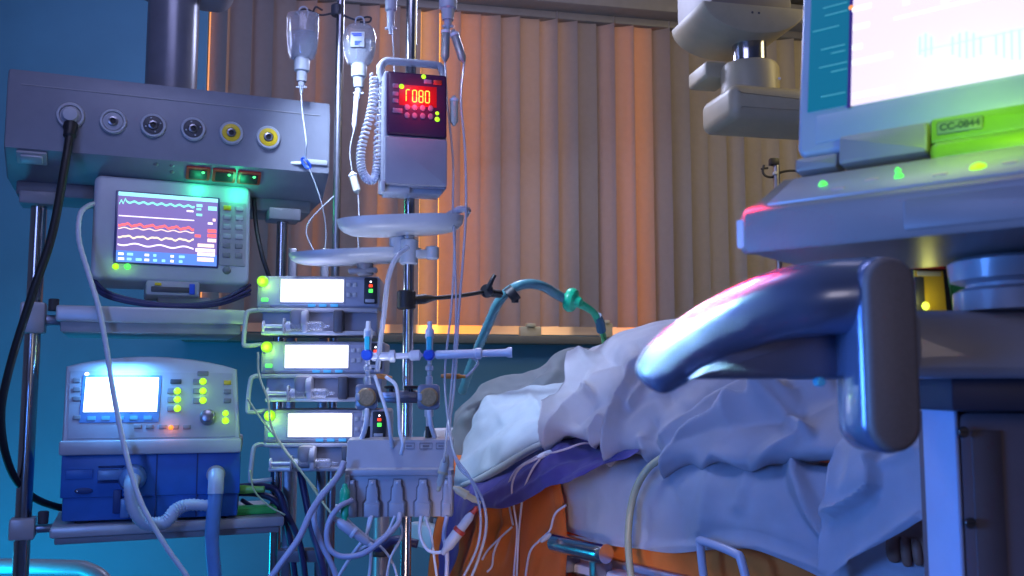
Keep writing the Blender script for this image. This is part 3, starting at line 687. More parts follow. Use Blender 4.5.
# ================================================================== PRESSURE LINE
Tb = Fr((b0.x, YP-.06, P(405, 397, YP-.06).z), 2)
o = thing('transducer_holder', 'short lilac metal bar clamped across the chrome pole between the two amber-faced transducers', 'holder', F=Tb)
a, b = Tb.px(376, 397), Tb.px(421, 397)
MB().box(a.x, b.x, -.012, .006, -.012, .012, .002).box(a.x, b.x, -.015, -.010, -.004, .004, .001).build('bar', steel, o)
MB().box(-.03, .03, .004, .075, -.014, .014, .004).build('pole_clamp', steel, o)
for px in (391, 411):
    c_ = Tb.px(px, 390); MB().lathe([(.0, 0), (.005, 0), (.005, .008), (.016, .009), (.016, .015), (0, .016)], (c_.x, 0, .010), 'z').build('thumb_screw', black, o)
for px, lab in ((367, 'left amber-faced pressure transducer with a blue stopcock, beside the lowest pump'), (429, 'right amber-faced pressure transducer with a teal stopcock, right of the chrome pole')):
    c_ = Tb.w(Tb.px(px, 397, -.02)); F = Fr(c_, 2)
    t = thing('pressure_transducer', lab, 'transducer', F=F, group='pressure transducers on the pole')
    MB().prism(rrect(-.026, .024, -.028, .028, .010), -.004, .016, 'y', .003).build('housing', mat('clear_grey', (.28, .29, .36), .25, trans=.2), t)
    MB().lathe([(.021, 0), (.021, .008), (.017, .012), (0, .012)], (0, -.004, 0), (0, -1, 0), 24).build('disc', brass, t)
    MB().box(-.024, -.014, -.018, -.006, -.008, .008, .003).build('side_knob', white, t)
    MB().lathe([(0, -.07), (.006, -.07), (.007, -.045), (.010, -.043), (.010, -.028), (0, -.028)], (0, .004, 0), 'z').build('lower_joint', white, t)
    MB().tube([V((0, .004, -.065)), V((0, .004, -.085)), V((-.003, .003, -.10))], .008).build('cable_boot', black, t)
    MB().lathe([(.006, .026), (.008, .030), (.008, .045), (.005, .047), (.005, .058), (.009, .060), (.009, .068), (.005, .072), (.005, .09)], (0, .004, 0), 'z').build('upper_joint', tubem, t)
    s_ = MB().lathe([(0, .085), (.007, .085), (.008, .13), (.010, .133), (.010, .15), (.006, .155), (.005, .17), (0, .17)], (0, .004, 0), 'z').build('stopcock', tubew, t)
    MB().lathe([(0, 0), (.013, 0), (.013, .012), (.009, .016), (0, .016)], (0, -.004, .094), (0, -1, 0)).build('stopcock_core', bluep, s_)
    MB().box(-.006, .006, -.018, -.010, .10, .135, .003).build('stopcock_lever', tealp, s_)
# the horizontal line of syringes and connectors
def hline(px0, px1, py, r, name, label, m, prof=None, Y=YP-.085, py1=None):
    A = P(px0, py, Y); B = P(px1, py1 or py, Y); d = B-A; L = d.length
    pr = [(rr, h*L) for rr, h in prof]
    o = MB().lathe(pr, A, d, 18).build(name, m, origin=A); return tag(o, label, name.replace('_', ' '))
hline(371, 425, 357, .008, 'flush_connector', 'short clear connector joining the two blue stopcocks across the chrome pole', mat('bright_clear', (.78, .80, .9), .2, trans=.15, var=.02),
      [(0, 0), (.006, 0), (.010, .03), (.010, .33), (.014, .36), (.014, .44), (.007, .46), (.007, .70), (.012, .74), (.012, .90), (.005, .93), (0, 1)], py1=355)
hline(434, 512, 355, .008, 'extension_connector', 'long clear tapered connector pointing right from the right teal stopcock towards the bed', mat('bright_clear', (.78, .80, .9), .2, trans=.15, var=.02),
      [(0, 0), (.005, 0), (.010, .04), (.010, .52), (.013, .54), (.013, .6), (.008, .62), (.009, .92), (.012, .95), (.012, 1), (0, 1)], py1=352.5)
for (x0, y0, x1, y1, lab) in ((376, 375.5, 392, 378, 'small orange connector on the line beside the left transducer'), (441, 376, 466, 376.5, 'small orange connector right of the right transducer, in front of the drip lines')):
    A, B = P(x0, y0, YP-.07), P(x1, y1, YP-.07); L = (B-A).length
    tag(MB().lathe([(0, 0), (.004, 0), (.006, L*.2), (.006, L*.75), (.004, L*.8), (.004, L), (0, L)], A, B-A, 14).build('line_connector', orangep, origin=A), lab, 'connector', 'orange connectors on the pressure lines')

# ================================================================== MODULE BOX
Bx = Fr(P(344, 517, 2.06), 3)
mb = thing('module_box', 'white patient module box with five plugs, hanging on the chrome pole below the transducers', 'module box', F=Bx)
bw = Bx.px(453.5, 480).x; bh = Bx.px(398, 441).z; bl = Bx.px(398, 470).z
bp_ = [(0.0, 0), (.0, bl), (.012, bl+.004), (.035, bh), (.085, bh+.004), (.09, 0)]
boxm = mat('module_grey_white', (.40, .40, .45), .42, var=.04, bump=.05)
MB().prism(bp_, 0, bw, 'x', .004).build('case', boxm, mb)
MB().box(.004, bw-.004, -.008, .004, bl-.012, bl+.002, .003).build('lip', boxm, mb)
MB().box(.002, .012, -.014, .004, .0, bl-.010, .003).box(bw-.012, bw-.002, -.014, .004, 0, bl-.010, .003).build('side_wall', boxm, mb)
for px in (352.5, 372.5, 397.5, 423, 446.5):
    c_ = Bx.px(px, 500).x; hw = .017 if px not in (352.5, 446.5) else .010
    pts = [(c_-hw, .0), (c_+hw, .0), (c_+hw, .030), (c_+hw*.72, .036), (c_+hw*.68, .060), (c_+hw*.5, .066), (c_+hw*.44, .078), (c_-hw*.44, .078), (c_-hw*.5, .066), (c_-hw*.68, .060), (c_-hw*.72, .036), (c_-hw, .030)]
    s_ = MB().prism([(c_+(x-c_)*1.28, z*1.03) for x, z in pts], -.001, .002, 'y', 0).build('socket_recess', mid, mb)
    s_ = MB().prism(pts, -.014, .0, 'y', .003).build('plug', boxm, mb)
    MB().box(c_-hw*.9, c_+hw*.9, -.017, -.012, .002, .029, .002).build('plug_grip', boxm, s_)
    MB().dome((c_, -.014, .072), .003, (0, -1, 0)).build('plug_mark', tubew, s_)
Tm = Fr(Bx.w(0, .012, bl+.004), 3, -math.degrees(math.atan2(.023, bh-bl-.004))); TM = Bx.I @ Tm.M
for px, w in ((409, .024), (426, .028), (441, .022)):
    c_ = Tm.px(px, 446)
    f_ = MB(); z = c_.z
    for (xa_, xb_, za, zb2) in ((-w/2, w/2, .006, .0072), (-w/2, w/2, -.0072, -.006), (-w/2, -w/2+.0012, -.007, .007), (w/2-.0012, w/2, -.007, .007)):
        f_.box(c_.x+xa_, c_.x+xb_, -.0012, .001, z+za, z+zb2, 0)
    f_.build('key_outline', mid, mb, M=TM)
    MB().cb((c_.x, -.0008, z), (w*.5, .0015, .003), 0).build('key_mark', mid, mb, M=TM)
q = Bx.I @ V((b0.x, YP, Bx.o.z+.08)); MB().box(q.x-.03, q.x+.03, .085, q.y+.02, .05, .11, .006).build('pole_clamp', dark, mb)

# ================================================================== CABLES AND LINES
yb = 2.02
cable('gas_hose', [R.w(R.px(71, 128, -.02)), R.w(R.px(69, 140, -.03)), R.w(R.px(65, 165, -.045)), R.w(R.px(52, 235, -.06)), R.w(R.px(32, 295, -.06)), R.w(R.px(9, 370, -.03)), R.w(R.px(1, 420, 0)), R.w(R.px(10, 468, .06)), R.w(R.px(30, 495, .12)), R.w(R.px(58, 507, .2)), R.w(R.px(80, 508, .26))],
      [.010, .010, .0098, .0098, .0095, .009, .009, .009, .009, .009, .009], black, 'thick black gas hose plugged into the leftmost outlet and looping behind the left pole', 'hose', seg=12)
g = bpy.data.objects['gas_hose']
MB().lathe([(0, 0), (.016, 0), (.017, .012), (.014, .02), (.014, .035), (.010, .04)], R.w(R.px(71, 124, -.015))-g.location, R.w(R.px(68, 144, -.035))-R.w(R.px(71, 124, -.015))).build('hose_plug', black, g)
def mw(px, py, y=-.03): return R.w(R.px(px, py, y))
cable('monitor_cable', [mw(97, 203, .06), mw(88, 206, .02), mw(80, 215, -.02), mw(79, 240, -.04), mw(88, 272, -.05), mw(98, 305, -.075), mw(106, 345, -.08), mw(113, 390, -.09), mw(124, 445, -.10), mw(140, 500, -.12), mw(165, 545, -.13), mw(192, 585, -.13), mw(215, 640, -.1)], .0062, tubew, 'white twisted monitor cable falling in front of the ventilator screen', ripple=.05)
for k, (d, r) in enumerate(((0, .005), (5, .0055), (9, .004))):
    cable('monitor_lead', [mw(92, 278+d, .05), mw(108, 292+d*.6, .0), mw(140, 301+d*.4, -.015), mw(180, 305+d*.3, -.015), mw(220, 300+d*.5, .0), mw(250, 285+d, .06)], r, mat('navy_cable', (.035, .035, .12), .4),
          ['upper dark lead drooping under the patient monitor', 'middle dark lead drooping under the patient monitor', 'lower thin dark lead drooping under the patient monitor, just above the shelf'][k], group='dark leads under the monitor')
cable('power_cable', [P(254, 198, 2.5), P(256, 225, 2.5), P(262, 255, 2.48), P(272, 290, 2.5), P(276, 350, 2.55), P(278, 420, 2.55)], .006, black, 'dark cable running down behind the yellow-green lamp of the topmost pump')
# thin line clipped on the supply head
pc = R.w(R.px(306, 163, -.012))
cl = thing('line_clip', 'small blue clip holding a thin line on the lower right of the supply pendant', 'clip', loc=pc)
MB().tube([V((-.012, 0, .010)), V((-.004, -.006, .012)), V((.006, -.006, .002)), V((.012, 0, -.010)), V((.004, .0, -.014)), V((-.006, 0, -.004)), V((-.012, 0, .010))], .0035).build('clip_loop', bluep, cl)
MB().box(-.045, -.012, -.003, .004, -.004, .004, .002).build('clip_tip', tubew, cl)
cable('thin_line', [pc, R.w(R.px(313, 178, -.02)), R.w(R.px(322, 205, -.02)), R.w(R.px(326, 232, .0)), R.w(R.px(324, 262, .02))], .0017, tubem, 'thin clear line falling from the blue clip on the supply pendant', 'line', group='thin drip lines')
cable('thin_line', [P(334, 196, YT-.02), P(322, 207, YT-.03), P(309, 222, YT-.03), P(307, 236, YT-.03), P(318, 258, YT-.03)], .0017, tubem, 'thin clear line curling left from the slim tall pole above the lower tray', 'line', group='thin drip lines')
cable('drip_line', [P(301, 76, YT-.03), P(302, 110, YT-.06), P(306, 140, YT-.12), P(306, 160, 2.36)], .0017, tubem, 'thin clear drip line under the left bottle, ending at the blue clip', 'drip line', group='drip lines')
cable('drip_line', [P(354, 130, YT-.03), P(350, 150, YT-.03), P(352, 172, YT-.03)], .0017, tubem, 'short drip line between the slim chamber and the cream clamp left of the infusion pump', 'drip line', group='drip lines')
cable('drip_line', [P(358, 194, YT-.03), P(359, 215, YT-.04), P(358, 240, YT-.05), P(362, 275, YT-.05)], .0017, tubem, 'drip line below the cream clamp, passing behind the upper tray', 'drip line', group='drip lines')
cable('drip_line', [P(392, 17, YP-.03), P(393, 40, YP-.04), P(394, 60, YP+.05), P(395, 90, YP+.06)], .0017, tubem, 'drip line from the bottle above the pump handle, going down behind the pump', 'drip line', group='drip lines')
cable('drip_line', [P(445, 62, YP-.03), P(447, 100, YP-.03), P(453, 160, YP-.03), P(453, 210, YP-.05), P(455, 260, YP-.06), P(456, 320, YP-.07), P(452, 380, YP-.09), P(447, 430, YP-.16), P(444, 462, yb-.05)], .0027, tubem, 'clear line from the upright drip chamber, falling to the module box', 'drip line', group='drip lines')
cable('drip_line', [P(464, 63, YP-.03), P(461, 100, YP-.03), P(465, 150, YP-.03), P(466, 210, YP-.05), P(463, 260, YP-.06), P(459, 310, YP-.07), P(455, 380, YP-.09), P(450, 430, YP-.16), P(458, 465, yb-.05), P(473, 482, yb-.06), P(484, 505, yb-.06), P(486, 530, yb-.05), P(478, 560, yb-.03), P(462, 600, yb)], .0030, tubem, 'clear line from the tilted drip chamber, looping past the orange drape', 'drip line', group='drip lines')
cable('drip_line', [P(456, 210, YP-.04), P(452, 300, YP-.06), P(445, 370, YP-.09), P(448, 420, YP-.16), P(455, 455, yb-.06), P(470, 478, yb-.08), P(480, 510, yb-.08), P(478, 545, yb-.06), P(462, 580, yb-.02)], .0026, tubem, 'clear line starting at the upper tray and curving over the orange drape', 'drip line', group='drip lines')
cable('feeding_tube', [P(408, 247, 2.14), P(396, 258, 2.12), P(388, 280, 2.12), P(384, 315, 2.12), P(380, 345, 2.13), P(377, 372, 2.13)], .0062, tubem, 'clear thick tube bending down from the pole collar in front of the pumps', 'tube')
cable('pressure_line', [P(367, 409, 2.12), P(366, 424, 2.11), P(361, 440, 2.12), P(352, 456, 2.1)], .0055, tubew, 'white cable below the left transducer going behind the module box', group='white lines above the module box')
cable('pressure_line', [P(429, 410, 2.12), P(431, 425, 2.12), P(436, 441, 2.14)], .0052, tubew, 'white cable below the right transducer going behind the module box', group='white lines above the module box')
cable('pressure_line', [P(375, 376, 2.12), P(381, 395, 2.10), P(388, 418, 2.08), P(391, 440, 2.08), P(394, 455, 2.12)], .004, tubew, 'thin white line crossing the holder bar, left of the two beside the pole', group='white lines above the module box')
cable('pressure_line', [P(386, 377, 2.12), P(396, 386, 2.10), P(399, 410, 2.07), P(400, 432, 2.05), P(403, 443, 2.03), P(401, 455, 2.03)], .0042, tubew, 'white line bending down from the orange connector on to the module box', group='white lines above the module box')
cable('pressure_line', [P(466, 377, 2.14), P(473, 370, 2.14), P(478, 362, 2.15), P(470, 357, 2.15)], .003, tubem, 'small clear loop right of the right orange connector', group='white lines above the module box')
yl = mat('yellowish_line', (.50, .58, .35), .3, trans=.2)
cable('infusion_line', [P(258, 352, 2.24), P(259, 375, 2.24), P(268, 400, 2.22), P(271, 425, 2.20), P(283, 448, 2.18), P(306, 478, 2.15), P(330, 512, 2.12), P(352, 530, 2.08)], .0026, yl, 'thin yellowish line crossing the lowest pump from the upper left', 'line', group='thin infusion lines at the pumps')
cable('infusion_line', [P(247, 398, 2.24), P(255, 410, 2.24), P(268, 428, 2.22), P(282, 445, 2.20), P(300, 470, 2.18), P(318, 492, 2.15)], .0022, yl, 'thin yellowish line running from the lowest pump handle towards the module box', 'line', group='thin infusion lines at the pumps')
cable('infusion_line', [P(250, 470, 2.30), P(254, 490, 2.30), P(268, 505, 2.3), P(285, 515, 2.3)], .0022, yl, 'thin line curling below the lowest pump handle', 'line', group='thin infusion lines at the pumps')
lil = mat('lilac_cable', (.46, .46, .60), .36, var=.04)
cb_ = [
 ('patient_cable', [(344, 462, 2.04), (338, 476, 2.02), (325, 492, 2.0), (312, 510, 1.98), (299, 538, 1.96), (282, 562, 1.95), (262, 590, 1.95)], 0.0066, lil, 'thick lilac cable sweeping from the box corner to the lower left'),
 ('patient_cable', [(344, 470, 2.05), (330, 485, 2.04), (318, 500, 2.03), (314, 520, 2.02), (322, 545, 2.02), (334, 570, 2.02), (340, 600, 2.02)], 0.0059, lil, 'lilac cable bending straight down left of the module box'),
 ('patient_cable', [(352, 500, 2.02), (338, 508, 1.99), (328, 525, 1.98), (328, 545, 1.98), (340, 556, 1.98), (362, 554, 1.98), (382, 540, 1.99), (397, 525, 2.02), (400, 514, 2.045)], 0.0059, lil, 'lilac cable looping under the module box back to its middle plug'),
 ('patient_cable', [(372, 516, 2.045), (366, 535, 2.03), (352, 555, 2.02), (338, 578, 2.02), (330, 600, 2.02)], 0.0037, tubew, 'thin white cable from the second plug slanting down left'),
 ('patient_cable', [(370, 516, 2.05), (367, 535, 2.04), (371, 556, 2.04), (366, 600, 2.04)], 0.0037, tubew, 'thin white cable falling straight from the second plug'),
 ('patient_cable', [(395, 516, 2.05), (385, 535, 2.04), (362, 548, 2.03), (345, 558, 2.03), (330, 552, 2.03)], 0.0033, tubew, 'thin white cable from the middle plug curling left'),
 ('patient_cable', [(421, 516, 2.045), (420, 535, 2.03), (428, 550, 2.02), (441, 552, 2.01), (452, 544, 2.0)], 0.0037, tubew, 'white cable from the fourth plug swinging up to the red-tipped probe'),
 ('patient_cable', [(425, 516, 2.05), (431, 535, 2.05), (434, 556, 2.05), (440, 600, 2.05)], 0.0028, tubew, 'thin white cable falling from the fourth plug'),
 ('patient_cable', [(447, 516, 2.05), (444, 535, 2.06), (447, 558, 2.06), (445, 600, 2.06)], 0.0047, lil, 'lilac cable falling from the rightmost plug beside the orange drape'),
 ('patient_cable', [(398, 516, 2.05), (402, 535, 2.04), (390, 560, 2.03), (384, 600, 2.03)], 0.0028, tubew, 'thin white cable falling from the middle plug'),
 ('patient_cable', [(336, 505, 2.06), (348, 520, 2.03), (366, 536, 2.02), (382, 548, 2.03), (394, 566, 2.04), (402, 600, 2.04)], 0.0028, tubew, 'thin white cable leaving the pale probe towards the lower right'),
]
for nm, pts, r, m_, lab in cb_: cable(nm, pp(*pts), r, m_, lab, 'cable', group='cables under the module box')
navy = mat('navy_cable', (.035, .035, .12), .4)
for pts, r, lab in (
 ([(238, 487, 2.5), (262, 486, 2.48), (278, 492, 2.46), (286, 512, 2.46), (300, 545, 2.46), (308, 600, 2.46)], .0085, 'dark cable bending down right of the ventilator, upper of three'),
 ([(238, 493, 2.52), (258, 494, 2.5), (276, 502, 2.5), (288, 530, 2.48), (298, 600, 2.48)], .0085, 'dark cable bending down right of the ventilator, middle of three'),
 ([(242, 500, 2.52), (255, 508, 2.5), (270, 512, 2.5), (284, 514, 2.5)], .006, 'dark cable right of the ventilator, lowest of three'),
 ([(300, 470, 2.42), (306, 500, 2.4), (312, 530, 2.38), (320, 556, 2.36), (330, 600, 2.36)], .009, 'dark cable hanging under the lowest pump, left of the thick lilac cable'),
 ([(366, 545, 2.3), (380, 548, 2.28), (395, 540, 2.26), (418, 544, 2.26)], .010, 'dark cable crossing behind the module box leads')):
    cable('dark_cable', pp(*pts), r, navy, lab, 'cable', group='dark cables behind the equipment')
tag(MB().lathe([(0, 0), (.010, 0), (.011, .02), (.008, .05), (.008, .07), (0, .07)], P(236, 489.5, 2.40), (1, .05, 0), 14).build('gas_fitting', mat('lime_fitting', (.22, .55, .10), .35), origin=P(236, 489.5, 2.40)), 'lime green gas fitting at the right side of the ventilator', 'fitting')
gt = MB().box(-.055, .055, -.03, .03, 0, .018, .005).box(-.04, .04, -.031, -.025, .004, .012, .002).build('green_tray', mat('lime_tray', (.06, .55, .12), .35)); gt.matrix_world = Fr(LS.w((LS.I @ V((P(257, 515, 2.4).x, P(257, 515, 2.4).y, 0))).x, .08, lsh+.001), 22).M
tag(gt, 'small green dish on the lower shelf right of the ventilator', 'dish')
# probes
def probe(a, b, r, m, tip, label, name='probe_connector'):
    d = b-a; L = d.length; t = thing(name, label, 'connector', loc=a)
    MB().lathe([(0, 0), (r*.45, 0), (r*.6, L*.1), (r, L*.2), (r*1.05, L*.55), (r*.8, L*.6), (r*.8, L*.85), (r*.4, L*.97), (0, L)], (0, 0, 0), d, 16).build('shell', m, t)
    MB().lathe([(r*1.1, L*.50), (r*1.15, L*.52), (r*1.15, L*.56), (r*1.1, L*.58)], (0, 0, 0), d, 16).build('ring', tip, t)
    MB().lathe([(0, L*.9), (r*.5, L*.9), (r*.45, L*1.08), (0, L*1.12)], (0, 0, 0), d, 12).build('tip', tip, t)
probe(P(442, 554, 1.99), P(474, 511, 1.99), .0115, white, redp, 'white probe connector with a red tip in front of the orange drape')
probe(P(334, 518, 2.0), P(371, 545, 2.0), .011, mat('pale_probe', (.5, .5, .58), .35), tubew, 'pale probe connector hanging under the left corner of the module box')
probe(P(345, 484, 2.03), P(344.5, 521, 2.0), .0105, greenp, greenp, 'dark green teardrop connector at the left edge of the module box')
probe(P(447, 455, 1.99), P(439, 488, 1.99), .0095, mat('cream_clamp', (.52, .50, .44), .4), cream, 'cream line clamp hanging over the right front of the module box')
probe(P(453, 487, 2.0), P(478, 502, 2.0), .0085, cream, cream, 'cream line clamp lying right of the module box by the purple drape')
# other uprights under the pumps
for px, Y, r, m_, nm, lab in ((289, 2.62, .017, alu, 'equipment_post', 'grey post standing behind the cables right of the lower shelf'), (381, 2.75, .022, alu, 'equipment_post', 'grey post standing far behind the module box, left of the chrome pole')):
    q = P(px, 560, Y); t = thing(nm, lab, 'post', loc=(q.x, Y, 0))
    MB().cyl((0, 0, .02), r, P(px, 440, Y).z, seg=16).build('upright', m_, t)
    MB().cyl((0, 0, 0), r*5, .022).build('base', mid, t)
    z = P(px, 548, Y).z; MB().cyl((0, 0, z-.02), r*1.7, .035).build('collar', dark, t)
o = thing('bed_end_frame', 'pale tubular frame end at the bottom left, behind the lower shelf', 'frame', loc=(P(-40, 560, 2.7).x, 2.75, 0))
def ol_(px, py): return P(px, py, 2.75)-o.location
MB().tube([ol_(-160, 570), ol_(-60, 566), ol_(60, 567), ol_(88, 570), ol_(106, 584), ol_(112, 620), V((ol_(112, 620).x, 0, .0))], .021, seg=14).tube([ol_(-160, 570), V((ol_(-170, 600).x, 0, .3)), V((ol_(-170, 600).x, 0, .0))], .021).build('tube_frame', alu, o)
MB().tube([V((ol_(-160, 570).x, 0, .25)), V((ol_(110, 570).x, 0, .25))], .014).build('cross_tube', alu, o)
# ================================================================== BREATHING ARM
arm = thing('hose_support_arm', 'black jointed support arm reaching from the chrome pole to the breathing hose', 'support arm', loc=P(408, 300, YP))
def al(px, py, Y): return P(px, py, Y)-arm.location
MB().cyl(V((-.004, 0, -.022)), .022, .044, 'z').tube([al(412, 300, YP), al(424, 299, YP+.03), al(434, 298, YP+.07)], [.011, .012, .006]).build('pole_clamp', black, arm)
MB().tube([al(430, 298.5, YP+.05), al(458, 296, YP+.17), al(484, 292, YP+.30)], .0055).build('rod', black, arm)
MB().lathe([(0, -.022), (.016, -.022), (.018, -.01), (.018, .01), (.016, .022), (0, .022)], al(487, 291, YP+.31), 'y').tube([al(484, 292, YP+.3), al(500, 294, YP+.36)], .011).build('joint', black, arm)
MB().tube([al(488, 289, YP+.29), al(492, 280, YP+.28), al(495, 275, YP+.28)], [.008, .006, .005]).build('lever', black, arm)
MB().lathe([(.014, -.012), (.024, -.012), (.024, .012), (.014, .012)], al(512, 294, YP+.40), (.6, 0, .5), 20).box(-.01, .01, -.01, .01, -.01, .01, .002, M=Matrix.Translation(al(515, 299, YP+.40))).build('hose_ring', black, arm)
hz_ = [P(462, 392, 2.95), P(474, 358, 2.85), P(488, 325, 2.72), P(498, 303, 2.65), P(510, 290, 2.62), P(526, 284, 2.64), P(542, 286, 2.68), P(556, 294, 2.74), P(565, 299, 2.76)]
cable('breathing_hose', hz_, .0135, hosegreen, 'blue-green corrugated breathing hose arching above the pillow behind the bed', 'hose', seg=14, sm=16, ripple=.05, rfreq=1)
fl = thing('breathing_filter', 'bright green round breathing filter at the end of the arched hose', 'breathing filter', loc=P(571, 300, 2.77))
MB().lathe([(0, -.030), (.012, -.030), (.016, -.018), (.032, -.012), (.036, -.004), (.036, .004), (.032, .012), (.018, .018), (.013, .032), (0, .034)], (0, 0, 0), (.8, -.35, -.25), 26).build('housing', greenp, fl)
def fl_(px, py, Y): return P(px, py, Y)-fl.location
MB().tube([fl_(576, 302, 2.78), fl_(584, 306, 2.80), fl_(593, 312, 2.83), fl_(598, 320, 2.86)], [.015, .012, .010, .012]).build('outlet', greenp, fl)
MB().tube([fl_(597, 316, 2.85), fl_(600, 323, 2.87), fl_(601.5, 331, 2.89)], .0145).build('cuff', mat('dark_teal_cuff', (.02, .12, .20), .4), fl)
MB().tube([fl_(601, 329, 2.89), fl_(604, 338, 2.92), fl_(605, 350, 2.96), fl_(604, 365, 3.0)], .009).build('tracheal_tube', mat('green_tube', (.06, .42, .12), .3), fl)
# ================================================================== BED
E1 = V((.14, 2.41, 0)); ka = V((.56, -.83, 0)).normalized(); na = V((.83, .56, 0)).normalized()
BM = Matrix(((ka.x, na.x, 0, E1.x), (ka.y, na.y, 0, E1.y), (0, 0, 1, 0), (0, 0, 0, 1)))
def Bd(k, t, z): return BM @ V((k, t, z))
class _B: M = BM
orv = mat('orange_vinyl', (.85, .21, .03), .5, var=.18, scale=9, bump=.25, bscale=60)
bed = thing('hospital_bed', 'hospital bed with an orange mattress under rumpled white covers', 'bed', F=_B)
MB().box(-.76, 1.17, .0, .86, .585, .785, .035).build('mattress', orv, bed)
bw_ = mat('bed_enamel', (.66, .68, .76), .35, var=.04)
for t0 in (-.03, .84):
    MB().box(-.78, 1.19, t0, t0+.05, .50, .572, .008).build('side_rail', bw_, bed)
MB().box(-.74, 1.15, .03, .83, .55, .584, .005).build('deck', bw_, bed)
MB().box(-.60, .95, .10, .76, .20, .26, .01).build('under_frame', bw_, bed)
for k in (-.45, .75): MB().box(k-.05, k+.05, .30, .56, .24, .56, .01).build('lift_column', grey, bed)
for k in (-.62, .97):
    for t in (.08, .78):
        l_ = MB().cyl((k, t, .10), .022, .12).build('leg', bw_, bed)
        MB().lathe([(0, -.02), (.05, -.02), (.06, -.01), (.06, .01), (.05, .02), (0, .02)], (k, t, .06), (0, 1, 0), 20).build('caster', black, l_)
MB().tube([V((.03, -.062, .620)), V((.10, -.062, .620)), V((.20, -.062, .620)), V((.222, -.062, .620))], [.025, .025, .025, .022], seg=16).build('rail_tube', mat('bright_chrome', (.80, .80, .84), .16, metal=1.0, var=.02), bed)
for k in (.05, .17): MB().box(k-.012, k+.012, -.062, -.01, .55, .605, .003).build('tube_bracket', steel, bed)
MB().box(-.80, -.76, .02, .84, .50, .86, .02).build('headboard', bw_, bed)
MB().box(1.17, 1.21, .02, .84, .50, .92, .02).build('footboard', bw_, bed)
MB().box(.02, .34, -.034, -.028, .515, .552, .004).build('rail_plate', steel, bed)

# ---------------------------------------------------------------- cloth patches
def crom(p0, p1, p2, p3, t): return .5*((2*p1)+(p2-p0)*t+(2*p0-5*p1+4*p2-p3)*t*t+(3*p1-p0-3*p2+p3)*t**3)
def spline(p, n):
    out = []
    for i in range(len(p)-1):
        a = p[i-1] if i else p[0]*2-p[1]; d = p[i+2] if i+2 < len(p) else p[-1]*2-p[-2]
        for k in range(n): out.append(crom(a, p[i], p[i+1], d, k/n))
    return out+[p[-1]]
def seg_d(px, py, pl):
    best = 1e9; sgn = 0
    for (x0, y0), (x1, y1) in zip(pl, pl[1:]):
        dx, dy = x1-x0, y1-y0; L = dx*dx+dy*dy
        t = max(0, min(1, ((px-x0)*dx+(py-y0)*dy)/L)); d = math.hypot(px-x0-t*dx, py-y0-t*dy)
        if d < best: best = d; sgn = 1 if (dx*(py-y0)-dy*(px-x0)) > 0 else -1
    return best, sgn
def patch(name, rows, m, nu=10, nv=8, folds=(), nz=(), thick=.003, label=None, cat=None, group=None, flip=False, seed=0.0, ridged=()):
    """a cloth: control rows -> smooth sheet -> creases along the fold lines -> thickness"""
    R1 = [spline([V(q) for q in r], nu) for r in rows]
    cols = list(zip(*R1)); G = list(zip(*[spline(list(c), nv) for c in cols]))
    H, Wd = len(G), len(G[0]); out = []
    for i in range(H):
        ro = []
        for j in range(Wd):
            a = G[min(i+1, H-1)][j]-G[max(i-1, 0)][j]; b = G[i][min(j+1, Wd-1)]-G[i][max(j-1, 0)]
            n = b.cross(a); n = n.normalized() if n.length > 1e-9 else V((0, 0, 1))
            if flip: n = -n
            p = G[i][j]; d = 0; x, y = proj(p)
            for f in folds:
                pl, w, h = f[0], f[1], f[2]; q, s = seg_d(x, y, pl)
                skew = f[3] if len(f) > 3 else 0       # a crease steeper on one side
                ww = w*(1+skew*s); r = q/max(ww, .5)
                if r < 4: d += h*(.5*math.exp(-r*r)+.5*math.exp(-1.7*r))
            for sc, am in ridged:
                d += am*((1-abs(noise.noise(V((p.x*sc*.6, p.y*sc, p.z*sc*1.3))+V((seed, 0, 0)))*1.6))**3)
            for sc, am in nz:
                d += am*noise.noise(p*sc+V((seed, 0, 0)))
            ro.append(p+n*d)
        out.append(ro)
    b = bmesh.new(); vs = [[b.verts.new(p) for p in r] for r in out]
    for i in range(H-1):
        for j in range(Wd-1):
            f = [vs[i][j], vs[i][j+1], vs[i+1][j+1], vs[i+1][j]]
            b.faces.new(f if not flip else f[::-1])
    bmesh.ops.solidify(b, geom=b.faces[:], thickness=thick)
    s_ = MB(); s_._add(b); org = rows[0][0]
    o = s_.build(name, m, origin=V(org), ang=170)
    if label: tag(o, label, cat, group)
    return o
def cloth(name, col, rough=.85, weave=900, tr=0):
    m = mat(name, col, rough, var=.05, scale=14, bump=.18, bscale=weave, sheen=.25); return m
sheetm = cloth('white_blue_cotton', (.66, .70, .80)); blankm = cloth('white_blanket_cotton', (.68, .68, .76))
pillm = cloth('pale_blue_cover', (.66, .76, .86)); gsheet = cloth('grey_green_sheet', (.33, .37, .41))
purp = cloth('purple_drape', (.12, .10, .44), .8); ordr = cloth('orange_drape', (.92, .22, .03), .75)

